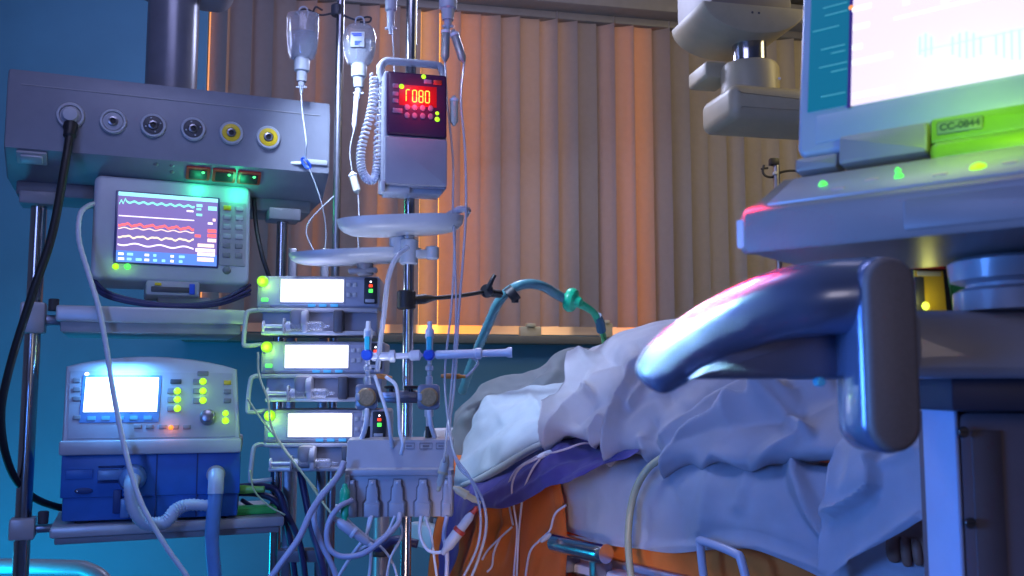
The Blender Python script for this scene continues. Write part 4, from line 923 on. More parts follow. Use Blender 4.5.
# orange drape over the near edge, left
patch('orange_drape', [
    [Bd(-.56, -.10, .30), Bd(-.45, -.075, .30), Bd(-.30, -.09, .30), Bd(-.15, -.085, .30), Bd(.125, -.095, .30)],
    [Bd(-.55, -.085, .50), Bd(-.44, -.06, .50), Bd(-.30, -.075, .50), Bd(-.15, -.075, .50), Bd(.105, -.082, .50)],
    [Bd(-.53, -.06, .68), Bd(-.42, -.045, .68), Bd(-.29, -.055, .68), Bd(-.14, -.055, .68), Bd(.075, -.062, .68)],
    [Bd(-.52, -.045, .765), Bd(-.41, -.040, .765), Bd(-.28, -.043, .765), Bd(-.13, -.042, .77), Bd(.035, -.045, .775)],
    [Bd(-.50, .01, .785), Bd(-.41, .01, .788), Bd(-.28, .01, .788), Bd(-.13, .01, .79), Bd(.01, .01, .79)]], ordr, 16, 14,
    [([(487, 500), (484, 530), (474, 560), (466, 590)], 7, .028), ([(512, 505), (508, 530), (500, 560)], 5, -.012), ([(505, 500), (507, 526), (496, 545)], 4, .016), ([(535, 495), (530, 540), (534, 580)], 9, .008), ([(498, 520), (492, 550)], 4, -.014), ([(556, 480), (560, 520), (566, 580)], 5, .008)],
    [(14, .004), (45, .0012)], label='orange drape hanging over the near side of the bed below the purple cloth', cat='drape')
# white under-sheet on the mattress side
hem = [(.0, .648), (.10, .640), (.205, .634), (.31, .640), (.405, .645), (.52, .668), (.63, .684), (.72, .672), (.80, .652), (.90, .62), (1.02, .58), (1.14, .56)]
patch('bed_sheet', [
    [Bd(k, -.034, z) for k, z in hem],
    [Bd(k, -.030, z+.03) for k, z in hem],
    [Bd(k, -.030-.004*(i % 2), .735) for i, (k, z) in enumerate(hem)],
    [Bd(k, -.018, .79+.012*min(1, k*1.5)) for k, z in hem],
    [Bd(k, .03, .825+.02*min(1, k*1.5)) for k, z in hem],
    [Bd(k, .12, .84) for k, z in hem],
    [Bd(k, .30, .83) for k, z in hem]], sheetm, 14, 14,
    [([(717, 452), (712, 470), (706, 500), (700, 530)], 9, .013), ([(750, 458), (744, 480), (738, 505)], 8, .013), ([(664, 462), (670, 478), (678, 505), (683, 540)], 6, -.008), ([(795, 450), (800, 480), (818, 515), (840, 545)], 10, .036, .4),
     ([(782, 460), (786, 490), (800, 520), (822, 548)], 8, -.014), ([(830, 440), (842, 460), (850, 480)], 6, -.010), ([(640, 470), (632, 500), (628, 530)], 9, .005), ([(590, 470), (600, 500), (598, 530)], 12, .004), ([(600, 545), (650, 548), (680, 546), (760, 546), (830, 572)], 5, .006)],
    [(7, .008), (22, .003)], label='white bed sheet tucked down over the near side of the orange mattress', cat='sheet')
# far grey-green sheet and pillow at the head end
patch('head_sheet', [
    [P(440, 500, 2.92), P(455, 490, 2.92), P(478, 480, 2.92), P(500, 470, 2.92), P(522, 460, 2.92), P(545, 450, 2.94), P(566, 440, 2.98), P(590, 430, 3.0)],
    [P(447, 445, 2.96), P(460, 430, 2.97), P(478, 420, 2.98), P(500, 410, 2.99), P(522, 405, 3.0), P(545, 400, 3.0), P(566, 395, 3.03), P(590, 390, 3.05)],
    [P(452, 424, 3.0), P(465, 408, 3.02), P(482, 395, 3.03), P(502, 388, 3.04), P(524, 383, 3.05), P(545, 374, 3.06), P(566, 366, 3.08), P(590, 362, 3.1)],
    [P(456, 412, 3.05), P(470, 397, 3.08), P(486, 381, 3.1), P(503, 376, 3.12), P(522, 375, 3.13), P(540, 366, 3.14), P(560, 353, 3.16), P(590, 348, 3.18)],
    [P(462, 430, 3.12), P(474, 415, 3.18), P(490, 400, 3.22), P(508, 394, 3.24), P(526, 392, 3.26), P(545, 384, 3.27), P(566, 372, 3.3), P(594, 365, 3.3)]], gsheet, 12, 12,
    [([(466, 420), (490, 398), (520, 392), (540, 380)], 6, .018), ([(505, 396), (528, 385), (548, 366)], 4, -.010), ([(556, 372), (540, 392), (520, 400)], 5, .014)], [(8, .018), (24, .006)],
    label='grey-green crumpled sheet at the head of the bed behind the pale blue pillow', cat='sheet', flip=False)
# pale blue pillow
patch('pillow', [
    [P(453, 490, 2.76), P(470, 486, 2.70), P(492, 472, 2.60), P(515, 457, 2.53), P(540, 445, 2.47), P(560, 440, 2.46), P(575, 438, 2.5)],
    [P(456, 472, 2.74), P(470, 474, 2.68), P(493, 463, 2.58), P(516, 448, 2.52), P(540, 436, 2.46), P(560, 430, 2.46), P(575, 428, 2.46)],
    [P(462, 446, 2.84), P(474, 445, 2.78), P(496, 436, 2.70), P(518, 424, 2.64), P(541, 416, 2.58), P(560, 412, 2.56), P(575, 410, 2.56)],
    [P(470, 428, 2.88), P(480, 418, 2.84), P(500, 412, 2.80), P(520, 405, 2.76), P(542, 400, 2.74), P(560, 397, 2.74), P(575, 395, 2.74)],
    [P(476, 416, 2.94), P(489, 402, 2.93), P(504, 396, 2.93), P(522, 392, 2.92), P(544, 387, 2.92), P(562, 384, 2.92), P(577, 382, 2.92)],
    [P(480, 430, 3.0), P(492, 414, 3.02), P(506, 406, 3.03), P(524, 402, 3.03), P(545, 397, 3.03), P(562, 394, 3.03), P(580, 390, 3.03)]], pillm, 12, 12,
    [([(462, 466), (480, 455), (508, 444), (530, 430)], 7, .010), ([(500, 428), (520, 418), (545, 415), (556, 430)], 5, -.008), ([(490, 402), (505, 425), (500, 440)], 9, .010), ([(530, 395), (540, 408), (553, 428)], 5, .010)], [(9, .016), (26, .005)],
    label='pale blue lumpy pillow on the near head corner of the bed', cat='pillow')
po = bpy.data.objects['pillow']
MB().tube(pp((462, 485, 2.70), (480, 479, 2.63), (500, 468, 2.56), (518, 457, 2.50), (536, 447, 2.45), (552, 440, 2.43), (562, 438, 2.46)), [.006, .010, .011, .010, .010, .009, .006], seg=10).build('piped_hem', gsheet, po, M=Matrix.Translation(-po.location), ang=180)
# purple drape folded along the edge
patch('purple_drape', [
    [P(438, 576, 2.710), P(452, 572, 2.670), P(466, 516, 2.590), P(484, 508, 2.530), P(506, 508, 2.450), P(530, 498, 2.370), P(550, 487, 2.300), P(576, 479, 2.200), P(604, 466, 2.204), P(640, 453, 2.104)],
    [P(441, 540, 2.720), P(455, 536, 2.670), P(467, 504, 2.590), P(484, 499, 2.530), P(507, 499, 2.450), P(531, 489, 2.370), P(552, 478, 2.300), P(578, 471, 2.220), P(606, 460, 2.218), P(640, 451, 2.118)],
    [P(445, 510, 2.740), P(458, 500, 2.690), P(470, 490, 2.620), P(487, 485, 2.560), P(509, 482, 2.480), P(533, 472, 2.400), P(555, 463, 2.330), P(582, 461, 2.315), P(608, 455, 2.235), P(640, 449, 2.145)],
    [P(450, 490, 2.820), P(461, 483, 2.760), P(474, 478, 2.700), P(491, 472, 2.640), P(512, 464, 2.560), P(536, 454, 2.480), P(558, 447, 2.400), P(585, 452, 2.359), P(610, 450, 2.279), P(640, 446, 2.199)],
    [P(455, 478, 2.930), P(464, 474, 2.880), P(478, 468, 2.820), P(495, 460, 2.760), P(514, 450, 2.680), P(538, 441, 2.600), P(558, 432, 2.540), P(590, 440, 2.473), P(612, 440, 2.393), P(640, 438, 2.313)]], purp, 12, 12,
    [([(480, 500), (510, 486), (540, 466), (560, 452)], 5, .010), ([(500, 505), (540, 480), (570, 466), (600, 458)], 4, .010), ([(470, 505), (500, 478), (530, 462)], 4, -.008), ([(555, 480), (580, 464), (620, 454)], 4, -.007)], [(14, .007), (40, .003)],
    label='deep purple cloth bunched along the bed edge above the orange drape', cat='drape')
# white blanket
kk = [-.07, -.01, .06, .13, .22, .34, .46, .60, .74, .86, .98, 1.10]
hz_ = [.880, .876, .862, .862, .850, .836, .838, .850, .862, .872, .87, .86]
crest = [1.11, 1.14, 1.165, 1.18, 1.19, 1.19, 1.15, 1.13, 1.10, 1.06, 1.02, .98]
def shk(k, t): return k - max(0, .40-(k+.07)*.95)*min(max(0, t)/.45, 1.25)
rows = []
for t, mode in ((.06, 0), (-.010, 1), (.0, 2), (.08, 3), (.20, 4), (.34, 5), (.48, 6), (.64, 7), (.80, 8), (.90, 9), (.93, 10)):
    r = []
    for i, k in enumerate(kk):
        h, c_ = hz_[i], crest[i]
        f = {0: -.012, 1: .03, 2: .17, 3: .42, 4: .72, 5: .92, 6: 1, 7: .86, 8: .52, 9: .10, 10: -.7}[mode]
        r.append(Bd(shk(k, t), t, h+(c_-h)*f))
    rows.append(r)
F_ = [([(557, 434), (551, 412), (550, 393), (558, 373), (585, 356)], 5, .030, .4), ([(557, 434), (566, 410), (578, 398), (590, 394)], 4, .014), ([(585, 387), (593, 394)], 4, .014),
      ([(570, 385), (585, 365), (610, 356)], 9, -.018), ([(575, 420), (590, 405), (606, 400)], 8, -.014),
      ([(617, 446), (616, 425), (622, 405), (631, 392), (637, 376), (648, 368)], 5, .030, .3), ([(597, 446), (594, 430), (600, 418)], 5, .014), ([(606, 446), (608, 425), (614, 408)], 4, -.016),
      ([(632, 408), (640, 395), (646, 384)], 4, .013), ([(644, 440), (652, 456), (664, 461)], 5, .012), ([(656, 425), (652, 440), (660, 455)], 7, -.014),
      ([(664, 462), (690, 438), (702, 431), (740, 414), (790, 402)], 7, .026, .5), ([(680, 447), (716, 432), (750, 424), (800, 418)], 7, -.012),
      ([(668, 440), (690, 424), (720, 400), (745, 384)], 6, .016), ([(732, 424), (752, 402), (768, 380)], 6, .018), ([(768, 408), (790, 396), (830, 388)], 8, .022), ([(768, 408), (782, 414), (811, 436)], 5, .016),
      ([(700, 462), (717, 452), (751, 459), (780, 448), (811, 436)], 5, .012), ([(690, 415), (720, 390), (740, 376)], 6, -.012), ([(640, 350), (665, 375), (672, 400)], 9, -.012), ([(600, 350), (620, 362), (625, 380)], 8, -.010), ([(655, 395), (680, 385), (700, 372)], 6, .012)]
F_ = [(f[0], f[1]*1.0, f[2]*1.6)+tuple(f[3:]) for f in F_]
patch('blanket', rows, blankm, 28, 18, F_, [(5, .012), (12, .003), (40, .001)], ridged=[(6, .006)], thick=.004, label='rumpled white blanket covering the patient from chest to feet', cat='blanket', seed=4.2)
# hanging end of the blanket at the right
patch('folded_sheet', [
    [P(822, 585, 1.66), P(832, 572, 1.63), P(848, 562, 1.60), P(866, 552, 1.56), P(884, 542, 1.53), P(902, 532, 1.50), P(922, 520, 1.47), P(945, 508, 1.44)],
    [P(821, 555, 1.665), P(832, 545, 1.635), P(850, 537, 1.60), P(868, 527, 1.56), P(886, 518, 1.53), P(903, 508, 1.50), P(922, 498, 1.47), P(945, 488, 1.44)],
    [P(826, 520, 1.67), P(838, 510, 1.64), P(854, 505, 1.60), P(871, 500, 1.56), P(888, 492, 1.53), P(905, 484, 1.50), P(924, 474, 1.47), P(945, 464, 1.44)],
    [P(832, 480, 1.68), P(844, 474, 1.65), P(858, 470, 1.61), P(874, 466, 1.57), P(890, 460, 1.54), P(907, 454, 1.51), P(925, 446, 1.48), P(945, 438, 1.45)],
    [P(838, 444, 1.72), P(850, 438, 1.69), P(864, 434, 1.66), P(880, 430, 1.62), P(895, 425, 1.59), P(910, 420, 1.56), P(926, 414, 1.53), P(945, 408, 1.5)],
    [P(836, 408, 1.86), P(850, 402, 1.84), P(866, 398, 1.82), P(882, 395, 1.79), P(898, 392, 1.76), P(912, 390, 1.73), P(928, 388, 1.70), P(945, 385, 1.66)],
    [P(838, 392, 2.05), P(852, 390, 2.02), P(868, 388, 2.0), P(884, 387, 1.98), P(900, 386, 1.95), P(914, 385, 1.92), P(930, 384, 1.9), P(948, 382, 1.86)]], sheetm, 12, 12,
    [([(880, 455), (878, 485), (868, 497), (852, 506), (836, 514)], 5, .034, .5), ([(882, 465), (900, 458), (915, 450)], 5, .012), ([(872, 470), (860, 485), (842, 494)], 8, -.012), ([(836, 450), (832, 490), (823, 530), (822, 570)], 5, .014), ([(850, 560), (880, 540), (915, 515)], 6, .010), ([(855, 445), (850, 470), (840, 490)], 6, .010)],
    [(8, .010), (26, .003)], label='white sheet end folded over the bed edge below the grey handle cap', cat='sheet')

# ================================================================== PATIENT (mostly under the covers)
skin = mat('brown_skin', (.30, .15, .10), .5, var=.08, scale=40, bump=.1)
def person():
    J = {}; Vx = []; Rd = []; Ed = []
    def v(n, k, t, z, r, r2=None, par=None):
        J[n] = len(Vx); Vx.append(Bd(k, t, z)); Rd.append((r, r2 or r))
        if par: Ed.append((J[par], J[n]))
    v('pelvis', .22, .46, .895, .105, .13)
    v('belly', .05, .47, .90, .10, .13, 'pelvis'); v('chest', -.12, .49, .91, .10, .145, 'belly'); v('shoulders', -.26, .52, .905, .075, .12, 'chest')
    v('neck', -.36, .54, .91, .045, .05, 'shoulders'); v('jaw', -.43, .55, .925, .062, .060, 'neck'); v('face', -.50, .56, .93, .082, .072, 'jaw'); v('crown', -.57, .57, .925, .062, .06, 'face')
    v('nose', -.47, .555, 1.005, .012, .012, 'face')
    for s, t in (('n', -1), ('f', 1)):
        v('sh'+s, -.25, .50+t*.16, .90, .048, None, 'shoulders'); v('el'+s, .02, .48+t*.23, .87, .036, None, 'sh'+s); v('wr'+s, .26, .47+t*.22, .86, .026, None, 'el'+s)
        v('pa'+s, .32, .47+t*.215, .86, .036, .018, 'wr'+s)
        for f, o in enumerate((-.030, -.010, .010, .030)):
            v('fa%s%d' % (s, f), .375, .47+t*.215+o, .86, .009, None, 'pa'+s); v('fb%s%d' % (s, f), .41+.008*(1-abs(f-1.4)), .47+t*.215+o*1.1, .852, .008, None, 'fa%s%d' % (s, f))
        v('th'+s, .32, .47+t*.215-t*.052, .868, .010, None, 'pa'+s); v('ti'+s, .355, .47+t*.215-t*.062, .865, .008, None, 'th'+s)
    v('hipf', .28, .58, .885, .085, None, 'pelvis'); v('kneef', .66, .60, .885, .055, None, 'hipf'); v('calff', .82, .60, .865, .05, None, 'kneef'); v('anklef', 1.0, .60, .845, .034, None, 'calff'); v('footf', 1.05, .62, .90, .034, None, 'anklef'); v('toef', 1.07, .63, .96, .02, .03, 'footf')
    v('hipn', .28, .34, .885, .085, None, 'pelvis'); v('kneen', .60, .24, .90, .055, None, 'hipn'); v('calfn', .76, .13, .885, .046, None, 'kneen'); v('anklen', .91, .03, .862, .032, None, 'calfn')
    v('footn', .955, -.012, .825, .034, .038, 'anklen'); v('balln', .972, -.034, .785, .030, .040, 'footn')
    q = J['balln']
    for i, (o, L) in enumerate(((-.036, .050), (-.014, .052), (.006, .047), (.024, .041), (.040, .034))):
        r = .0155 if i == 0 else .0105-.0005*i
        p1 = Bd(.975, -.040, .755); d = V((ka.x, ka.y, 0))*(o)
        n1 = len(Vx); Vx.append(p1+d); Rd.append((r, r)); Ed.append((q, n1))
        n2 = len(Vx); Vx.append(Bd(.978, -.042, .755-L*.55)+d*1.05); Rd.append((r*.98, r*.98)); Ed.append((n1, n2))
        n3 = len(Vx); Vx.append(Bd(.978, -.038, .755-L)+d*1.05); Rd.append((r*.8, r*.8)); Ed.append((n2, n3))
    me = bpy.data.meshes.new('person'); me.from_pydata(Vx, Ed, []); me.update()
    o = bpy.data.objects.new('person', me); C.objects.link(o)
    md = o.modifiers.new('skin', 'SKIN'); md.use_smooth_shade = True; md.branch_smoothing = .6
    for i, sv in enumerate(me.skin_vertices[0].data):
        sv.radius = Rd[i]; sv.use_root = (i == 0)
    ss = o.modifiers.new('sub', 'SUBSURF'); ss.levels = 2; ss.render_levels = 2
    dg = bpy.context.evaluated_depsgraph_get(); me2 = bpy.data.meshes.new_from_object(o.evaluated_get(dg)); o.modifiers.clear(); o.data = me2
    me2.materials.clear(); me2.materials.append(skin)
    for p in me2.polygons: p.use_smooth = True
    return tag(o, 'person lying under the white blanket, only toes showing beside the cart post', 'person')
person()
# tubes on the bed
oy = mat('straw_tube', (.50, .52, .36), .25, trans=.2, var=.04)
cable('drain_tube', [Bd(.37, -.02, .845), Bd(.352, -.055, .815), Bd(.322, -.066, .76), Bd(.305, -.068, .68), Bd(.312, -.07, .60), Bd(.335, -.072, .52), Bd(.35, -.06, .42), Bd(.36, -.05, .34)], .008, oy, 'straw-coloured drain tube running down over the white bed sheet and chrome rail', 'tube', seg=12)
hk = MB().tube([Bd(0.540, -.055, .54), Bd(0.528, -.062, .60), Bd(0.520, -.066, .682), Bd(0.524, -.068, .690), Bd(0.580, -.078, .688), Bd(0.635, -.088, .682), Bd(0.650, -.090, .672), Bd(0.670, -.088, .60), Bd(0.680, -.075, .50), Bd(0.680, -.06, .45)], .0085, seg=12).build('bag_hook', mat('lilac_enamel', (.50, .52, .66), .3, var=.03), origin=Bd(0.540, -.055, .54), ang=180)
tag(hk, 'pale square-bent wire hook hanging over the bed rail in front of the orange mattress', 'hook')
thin = mat('pale_line', (.62, .55, .66), .3, trans=.2, var=.03)
cn = thing('catheter_hub', 'small clear branching hub of thin lines lying on the purple cloth', 'catheter hub', loc=P(543, 456, 2.38))
def cl_(px, py, Y): return P(px, py, Y)-cn.location
MB().lathe([(0, 0), (.004, 0), (.007, .01), (.007, .03), (.004, .04), (0, .04)], cl_(537, 458, 2.38), (.8, .1, .35), 12).build('hub_body', tubew, cn)
MB().box(-.012, .012, -.004, .003, -.004, .004, .002).build('wing', tubew, cn)
for pts, lab in (([(538, 458, 2.37), (520, 468, 2.40), (512, 485, 2.42), (514, 508, 2.44), (517, 530, 2.44), (515, 560, 2.44), (512, 600, 2.42)], 'thin pale line falling from the clear hub over the orange drape, left of three'),
                 ([(540, 459, 2.37), (532, 470, 2.38), (524, 490, 2.40), (520, 520, 2.42), (518, 548, 2.42), (516, 600, 2.42)], 'thin pale line falling from the clear hub over the orange drape, middle of three'),
                 ([(537, 456, 2.38), (516, 470, 2.44), (507, 490, 2.48), (509, 505, 2.48), (513, 525, 2.44)], 'thin pale line looping left from the clear hub on to the orange drape'),
                 ([(512, 527, 2.42), (500, 538, 2.44), (488, 550, 2.46), (482, 560, 2.46)], 'thin pale line branching to the lower left across the orange drape'),
                 ([(500, 538, 2.43), (494, 552, 2.44), (492, 566, 2.44), (487, 572, 2.44)], 'short thin line branching downwards at the left of the orange drape'),
                 ([(566, 505, 2.30), (555, 514, 2.31), (550, 530, 2.32), (540, 540, 2.32), (530, 552, 2.34), (525, 580, 2.36)], 'thin pale line with a tiny connector slanting over the right part of the orange drape'),
                 ([(545, 455, 2.37), (566, 449, 2.34), (580, 444, 2.34), (590, 443, 2.36)], 'thin line running right from the clear hub under the white blanket')):
    cable('thin_line', pp(*pts), .0028, thin, lab, 'line', group='thin lines over the purple and orange drapes')
tag(MB().lathe([(0, 0), (.004, .002), (.0065, .010), (.0065, .024), (.004, .032), (0, .034)], P(540, 542, 2.31), P(549, 535, 2.31)-P(540, 542, 2.31), 12).build('line_connector', white, origin=P(540, 542, 2.31)), 'tiny white connector on the thin line at the right of the orange drape', 'connector')
# ================================================================== EQUIPMENT CART (right foreground)
cartm = mat('cart_grey', (.40, .41, .46), .33, var=.04, bump=.04, coat=.3)
cart = thing('equipment_cart', 'grey wheeled equipment cart with a thick curved handle, in the right foreground', 'cart', loc=(.68, 1.12, 0))
cl0 = V((.68, 1.12, 0))
def cbx(m, x0, x1, y0, y1, z0, z1, b=.004): return m.box(x0-cl0.x, x1-cl0.x, y0-cl0.y, y1-cl0.y, z0-cl0.z, z1-cl0.z, b)
zp = P(935, 403, 1.10).z
cbx(MB(), .495, .5005, 1.074, 1.158, .14, zp, .002).build('side_post', mat('post_blue_lit_metal', (.50, .60, .85), .42, var=.03), cart)  # blue light from the side is partly put into this colour
cbx(MB(), .499, .88, 1.071, 1.19, .14, zp-.008, .012).build('column_body', mat('column_plum', (.17, .13, .15), .5, var=.05, bump=.06), cart)
cbx(MB(), .512, .545, 1.0695, 1.075, .16, zp-.03, .001).build('column_strip', mat('column_strip', (.14, .115, .13), .5, bump=.06), cart)
for px, py in ((963, 432), (970, 523)):
    c_ = P(px, py, 1.068); s_ = MB().lathe([(0, 0), (.006, 0), (.0062, .0015), (.005, .0028), (0, .0028)], c_-cl0, (0, -1, 0), 18).build('screw', mat('screw_brown', (.10, .085, .08), .35, metal=.6), cart)
    MB().box(c_.x-.0035, c_.x+.0035, c_.y-.0034, c_.y-.0026, c_.z-.0006, c_.z+.0006, 0, M=Matrix.Translation(-cl0)).build('slot', black, s_)
cbx(MB(), .45, .86, .98, 1.2, zp-.006, 1.008, .004).build('arm_mount', mat('mount_dark', (.05, .045, .07), .5), cart)
MB().prism(rrect(.352-cl0.x, .92-cl0.x, 1.006, 1.073, .012), .93-cl0.y, 1.26-cl0.y, 'y', .010, seg=3).build('arm', cartm, cart)
tc = V((.513, .95, 0))-cl0
MB().lathe([(0, 1.073), (.064, 1.073), (.064, 1.092), (.058, 1.096), (0, 1.096)], (tc.x, tc.y, 0), 'z', 40).build('turntable', cartm, cart)
MB().lathe([(0, 1.096), (.052, 1.096), (.052, 1.100), (.066, 1.104), (.068, 1.122), (.06, 1.1265), (0, 1.1265)], (tc.x, tc.y, 0), 'z', 40).build('swivel_ring', cartm, cart)
MB().box(-.25, .25, -.22, .25, .075, .145, .03).build('base', mid, cart)
for sx in (-1, 1):
    for sy_ in (-1, 1):
        MB().lathe([(0, -.018), (.04, -.018), (.05, -.008), (.05, .008), (.04, .018), (0, .018)], (.21*sx, .015+.2*sy_, .05), (1, 0, 0), 20).cyl((.21*sx, .015+.2*sy_, .05), .012, .045, 'z').build('caster', black, cart)
# handle: stadium-shaped end cap, curved grip and its under panel
H = Fr(P(892, 356, .80), 4)
hx0, hx1 = H.px(864, 356).x, H.px(921, 356).x; hz0, hz1 = H.px(892, 455).z, H.px(892, 254).z
HM = Matrix.Translation(-cl0) @ H.M
rr = (hx1-hx0)/2
st = [(((hx0+hx1)/2)+rr*math.cos(a), hz1-rr+rr*math.sin(a)) for a in [PI*i/16 for i in range(17)]]+[(((hx0+hx1)/2)+rr*math.cos(a), hz0+rr+rr*math.sin(a)) for a in [PI+PI*i/16 for i in range(17)]]
gripm = mat('handle_blue_grey', (.24, .30, .45), .26, metal=.55, var=.03, coat=.4)
hb_ = MB().prism(st, .004, .066, 'y', .010, M=HM, seg=3).build('handle_bracket', gripm, cart)
st2 = [((x-(hx0+hx1)/2)*.93+(hx0+hx1)/2, (z-(hz0+hz1)/2)*.975+(hz0+hz1)/2) for x, z in st]
MB().prism(st2, -.003, .008, 'y', .006, M=HM, seg=3).build('end_cap', mat('cap_grey', (.24, .205, .19), .45, var=.06, scale=300, bump=.15, bscale=500), cart)
cbx(MB(), .325, .372, .855, .95, 1.012, 1.066, .01).build('handle_link', cartm, cart)
sp_ = [P(645.5, 382, .878)-cl0, P(647, 380.5, .878)-cl0, P(651, 377, .877)-cl0, P(658, 371.5, .875)-cl0, P(668, 363, .872)-cl0, P(692, 345, .865)-cl0, P(730, 324, .855)-cl0, P(774, 307, .845)-cl0, P(815, 299, .838)-cl0, H.w((hx0+hx1)/2, .04, H.px(860, 295, .04).z)-cl0]
MB().tube(sp_, [.012, .0155, .0195, .0225, .0245, .0265, .0285, .031, .033, .034], seg=28, sm=10).build('grip', gripm, cart, ang=180)
Gq = Fr(P(760, 345, .858), 8); GM = Matrix.Translation(-cl0) @ Gq.M
pl = [(688, 379), (700, 368), (730, 350), (775, 334), (840, 324), (850, 379)]
MB().prism([((p_ := Gq.px(x, y)).x, p_.z) for x, y in pl], -.012, .022, 'y', .006, M=GM).build('under_panel', mat('under_panel', (.16, .18, .26), .4), cart)
c_ = P(817, 382, .85)-cl0; MB().cyl(c_, .0042, .012, (0, -1, 0)).build('latch_button', tealp, cart)

# ================================================================== PORTABLE ULTRASOUND (clamshell)
Lf = Fr(P(797, 172, 1.0), -40)
lapm = mat('console_grey', (.31, .265, .25), .36, var=.04, bump=.04)
us = thing('laptop_console', 'grey clamshell medical console with a bright white screen, on the cart at the upper right', 'console', F=Lf)
LW = .372
f0 = Lf.px(735, 252, -.10); fz0 = f0.z-.002; fz1 = Lf.px(735, 214, -.10).z; tz = Lf.px(800, 176, -.012).z
# base : plan outline with a rounded left end, sloping front deck
pl = [(LW+.02, -.10), (LW+.02, .14), (.0, .14), (-.012, .135), (-.016, .12), (-.018, .0), (f0.x+.012, -.085), (f0.x+.004, -.094), (f0.x+.012, -.10)]
zs = {0: 1}
b = bmesh.new()
def ring(z, sc, dy=0): return [b.verts.new((x*sc+(1-sc)*.18, y*sc+dy, z)) for x, y in pl]
rings = [ring(fz0, .985), ring(fz0+.004, 1.0), ring(fz1-.004, 1.0), ring(fz1, .99)]
top = []
for x, y in pl:
    k = max(0, min(1, (y+.10)/.09)); top.append(b.verts.new((x*.985+.0027, y*.98 if y > -.05 else y*.97, fz1+.002+(tz-fz1)*k*.98)))
rings.append(top)
for A_, B_ in zip(rings, rings[1:]):
    n = len(pl)
    for i in range(n): b.faces.new([A_[i], A_[(i+1) % n], B_[(i+1) % n], B_[i]])
b.faces.new(rings[0][::-1]); b.faces.new(rings[-1])
bmesh.ops.recalc_face_normals(b, faces=b.faces); bmesh.ops.triangulate(b, faces=[f for f in b.faces if len(f.verts) > 4])
s_ = MB(); s_._add(b); s_.build('base', lapm, us, ang=30)
# front deck plate
dk = Fr(Lf.w(0, -.094, fz1+.003), -40, -math.degrees(math.atan2(.084, (tz-fz1)*.93))); DM = Lf.I @ dk.M
d_a, d_b = dk.px(790, 205), dk.px(1000, 170)
dl = math.hypot(.084, (tz-fz1)*.93)
MB().box(f0.x+.03, LW, -.003, .004, .006, dl-.012, .002).build('front_deck', mat('deck_plate', (.46, .41, .42), .3, var=.03), us, M=DM)
for px, py, r, m_ in ((823, 185, .0030, led_g), (898, 171.5, .0020, led_g), (899, 177, .0030, led_g), (978, 167.5, .0048, led_y)):
    c_ = dk.px(px, py, -.003); MB().lathe([(r*1.5, 0), (r*1.3, .002), (r*.6, .004), (0, .0045)], (c_.x, -.003, c_.z), (0, -1, 0), 16, Matrix.Identity(4)).build('indicator_lamp', m_, us, M=DM)
for px, py in ((838, 189), (872, 180), (940, 175), (1010, 163)):
    c_ = dk.px(px, py, -.003); MB().cb((c_.x, -.0035, c_.z), (.012, .0015, .004), 0).build('touch_mark', mat('peach_mark', (.75, .50, .45), .4), us, M=DM)
MB().prism(rrect(.14, LW, fz0+.006, fz1-.006, .004), -.1015, -.099, 'y', .001).build('front_panel', lapm, us)
MB().box(f0.x+.001, f0.x+.009, -.0985, -.090, fz0+.006, fz1-.006, .002).build('corner_lens', glow('corner_blue', (.25, .4, 1.0), .7), us)
# lid
Ld = Fr(Lf.w(0, 0, .004), -40, -9); LM = Lf.I @ Ld.M
lz = .32
MB().prism(rrect(-.001, LW, .012, lz, .012), 0, .022, 'y', .006, seg=3).build('lid', mat('lid_grey', (.40, .42, .45), .36, var=.03), us, M=LM)
hx = Ld.px(841, 150).x, Ld.px(930, 140).x
MB().prism(rrect(-.001, hx[0]-.002, -.006, Ld.px(820, 156).z, .004), -.004, .022, 'y', .004).build('hinge_block', lapm, us, M=LM)
MB().prism(rrect(hx[0], hx[1], -.006, Ld.px(850, 137).z, .004), -.008, .018, 'y', .004).build('hinge_cover', lapm, us, M=LM)
lime = mat('lime_lit_bezel', (.24, .40, .02), .32, var=.04)  # green light falling on the bezel is put into this colour
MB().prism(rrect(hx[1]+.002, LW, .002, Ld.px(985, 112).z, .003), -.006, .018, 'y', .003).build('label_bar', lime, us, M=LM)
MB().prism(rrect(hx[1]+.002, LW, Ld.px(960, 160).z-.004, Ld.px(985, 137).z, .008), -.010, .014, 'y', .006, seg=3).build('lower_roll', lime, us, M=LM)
z0_ = Ld.px(852, 106).z
MB().box(.02, LW-.006, -.001, .003, Ld.px(850, 138).z, z0_-.004, .001).build('lower_bezel', mat('lid_grey', (.40, .42, .45)), us, M=LM)
tx0, tx1 = Ld.px(810, 60).x, Ld.px(849, 60).x; wx0 = Ld.px(852.5, 60).x
tz0 = Ld.px(812, 112).z
MB().box(tx0, tx1, -.0022, .001, tz0, lz-.02, 0).build('side_panel', glow('teal_menu', (.0, .13, .22), 1.0), us, M=LM)
sc_ = MB().box(wx0, LW-.01, -.0022, .001, z0_, lz-.02, 0).build('screen', glow('white_screen', (.93, .79, .93), 1.0), us, M=LM)
MB().box(tx1, wx0, -.0024, .001, z0_-.002, lz-.02, 0).build('screen_divider', mat('divider', (.10, .03, .22), .4), us, M=LM)
gl = glow('screen_line', (1, 1, 1), 1.25); gt_ = glow('screen_trace', (.66, 1.0, .95), 1.0); mt = glow('menu_text', (.05, .28, .38), 1.0)
def sbar(x0, x1, z0, z1, m, name='text_line', y=-.0026): MB().box(x0, x1, y-.0004, y, z0, z1, 0, M=LM).build(name, m, sc_)
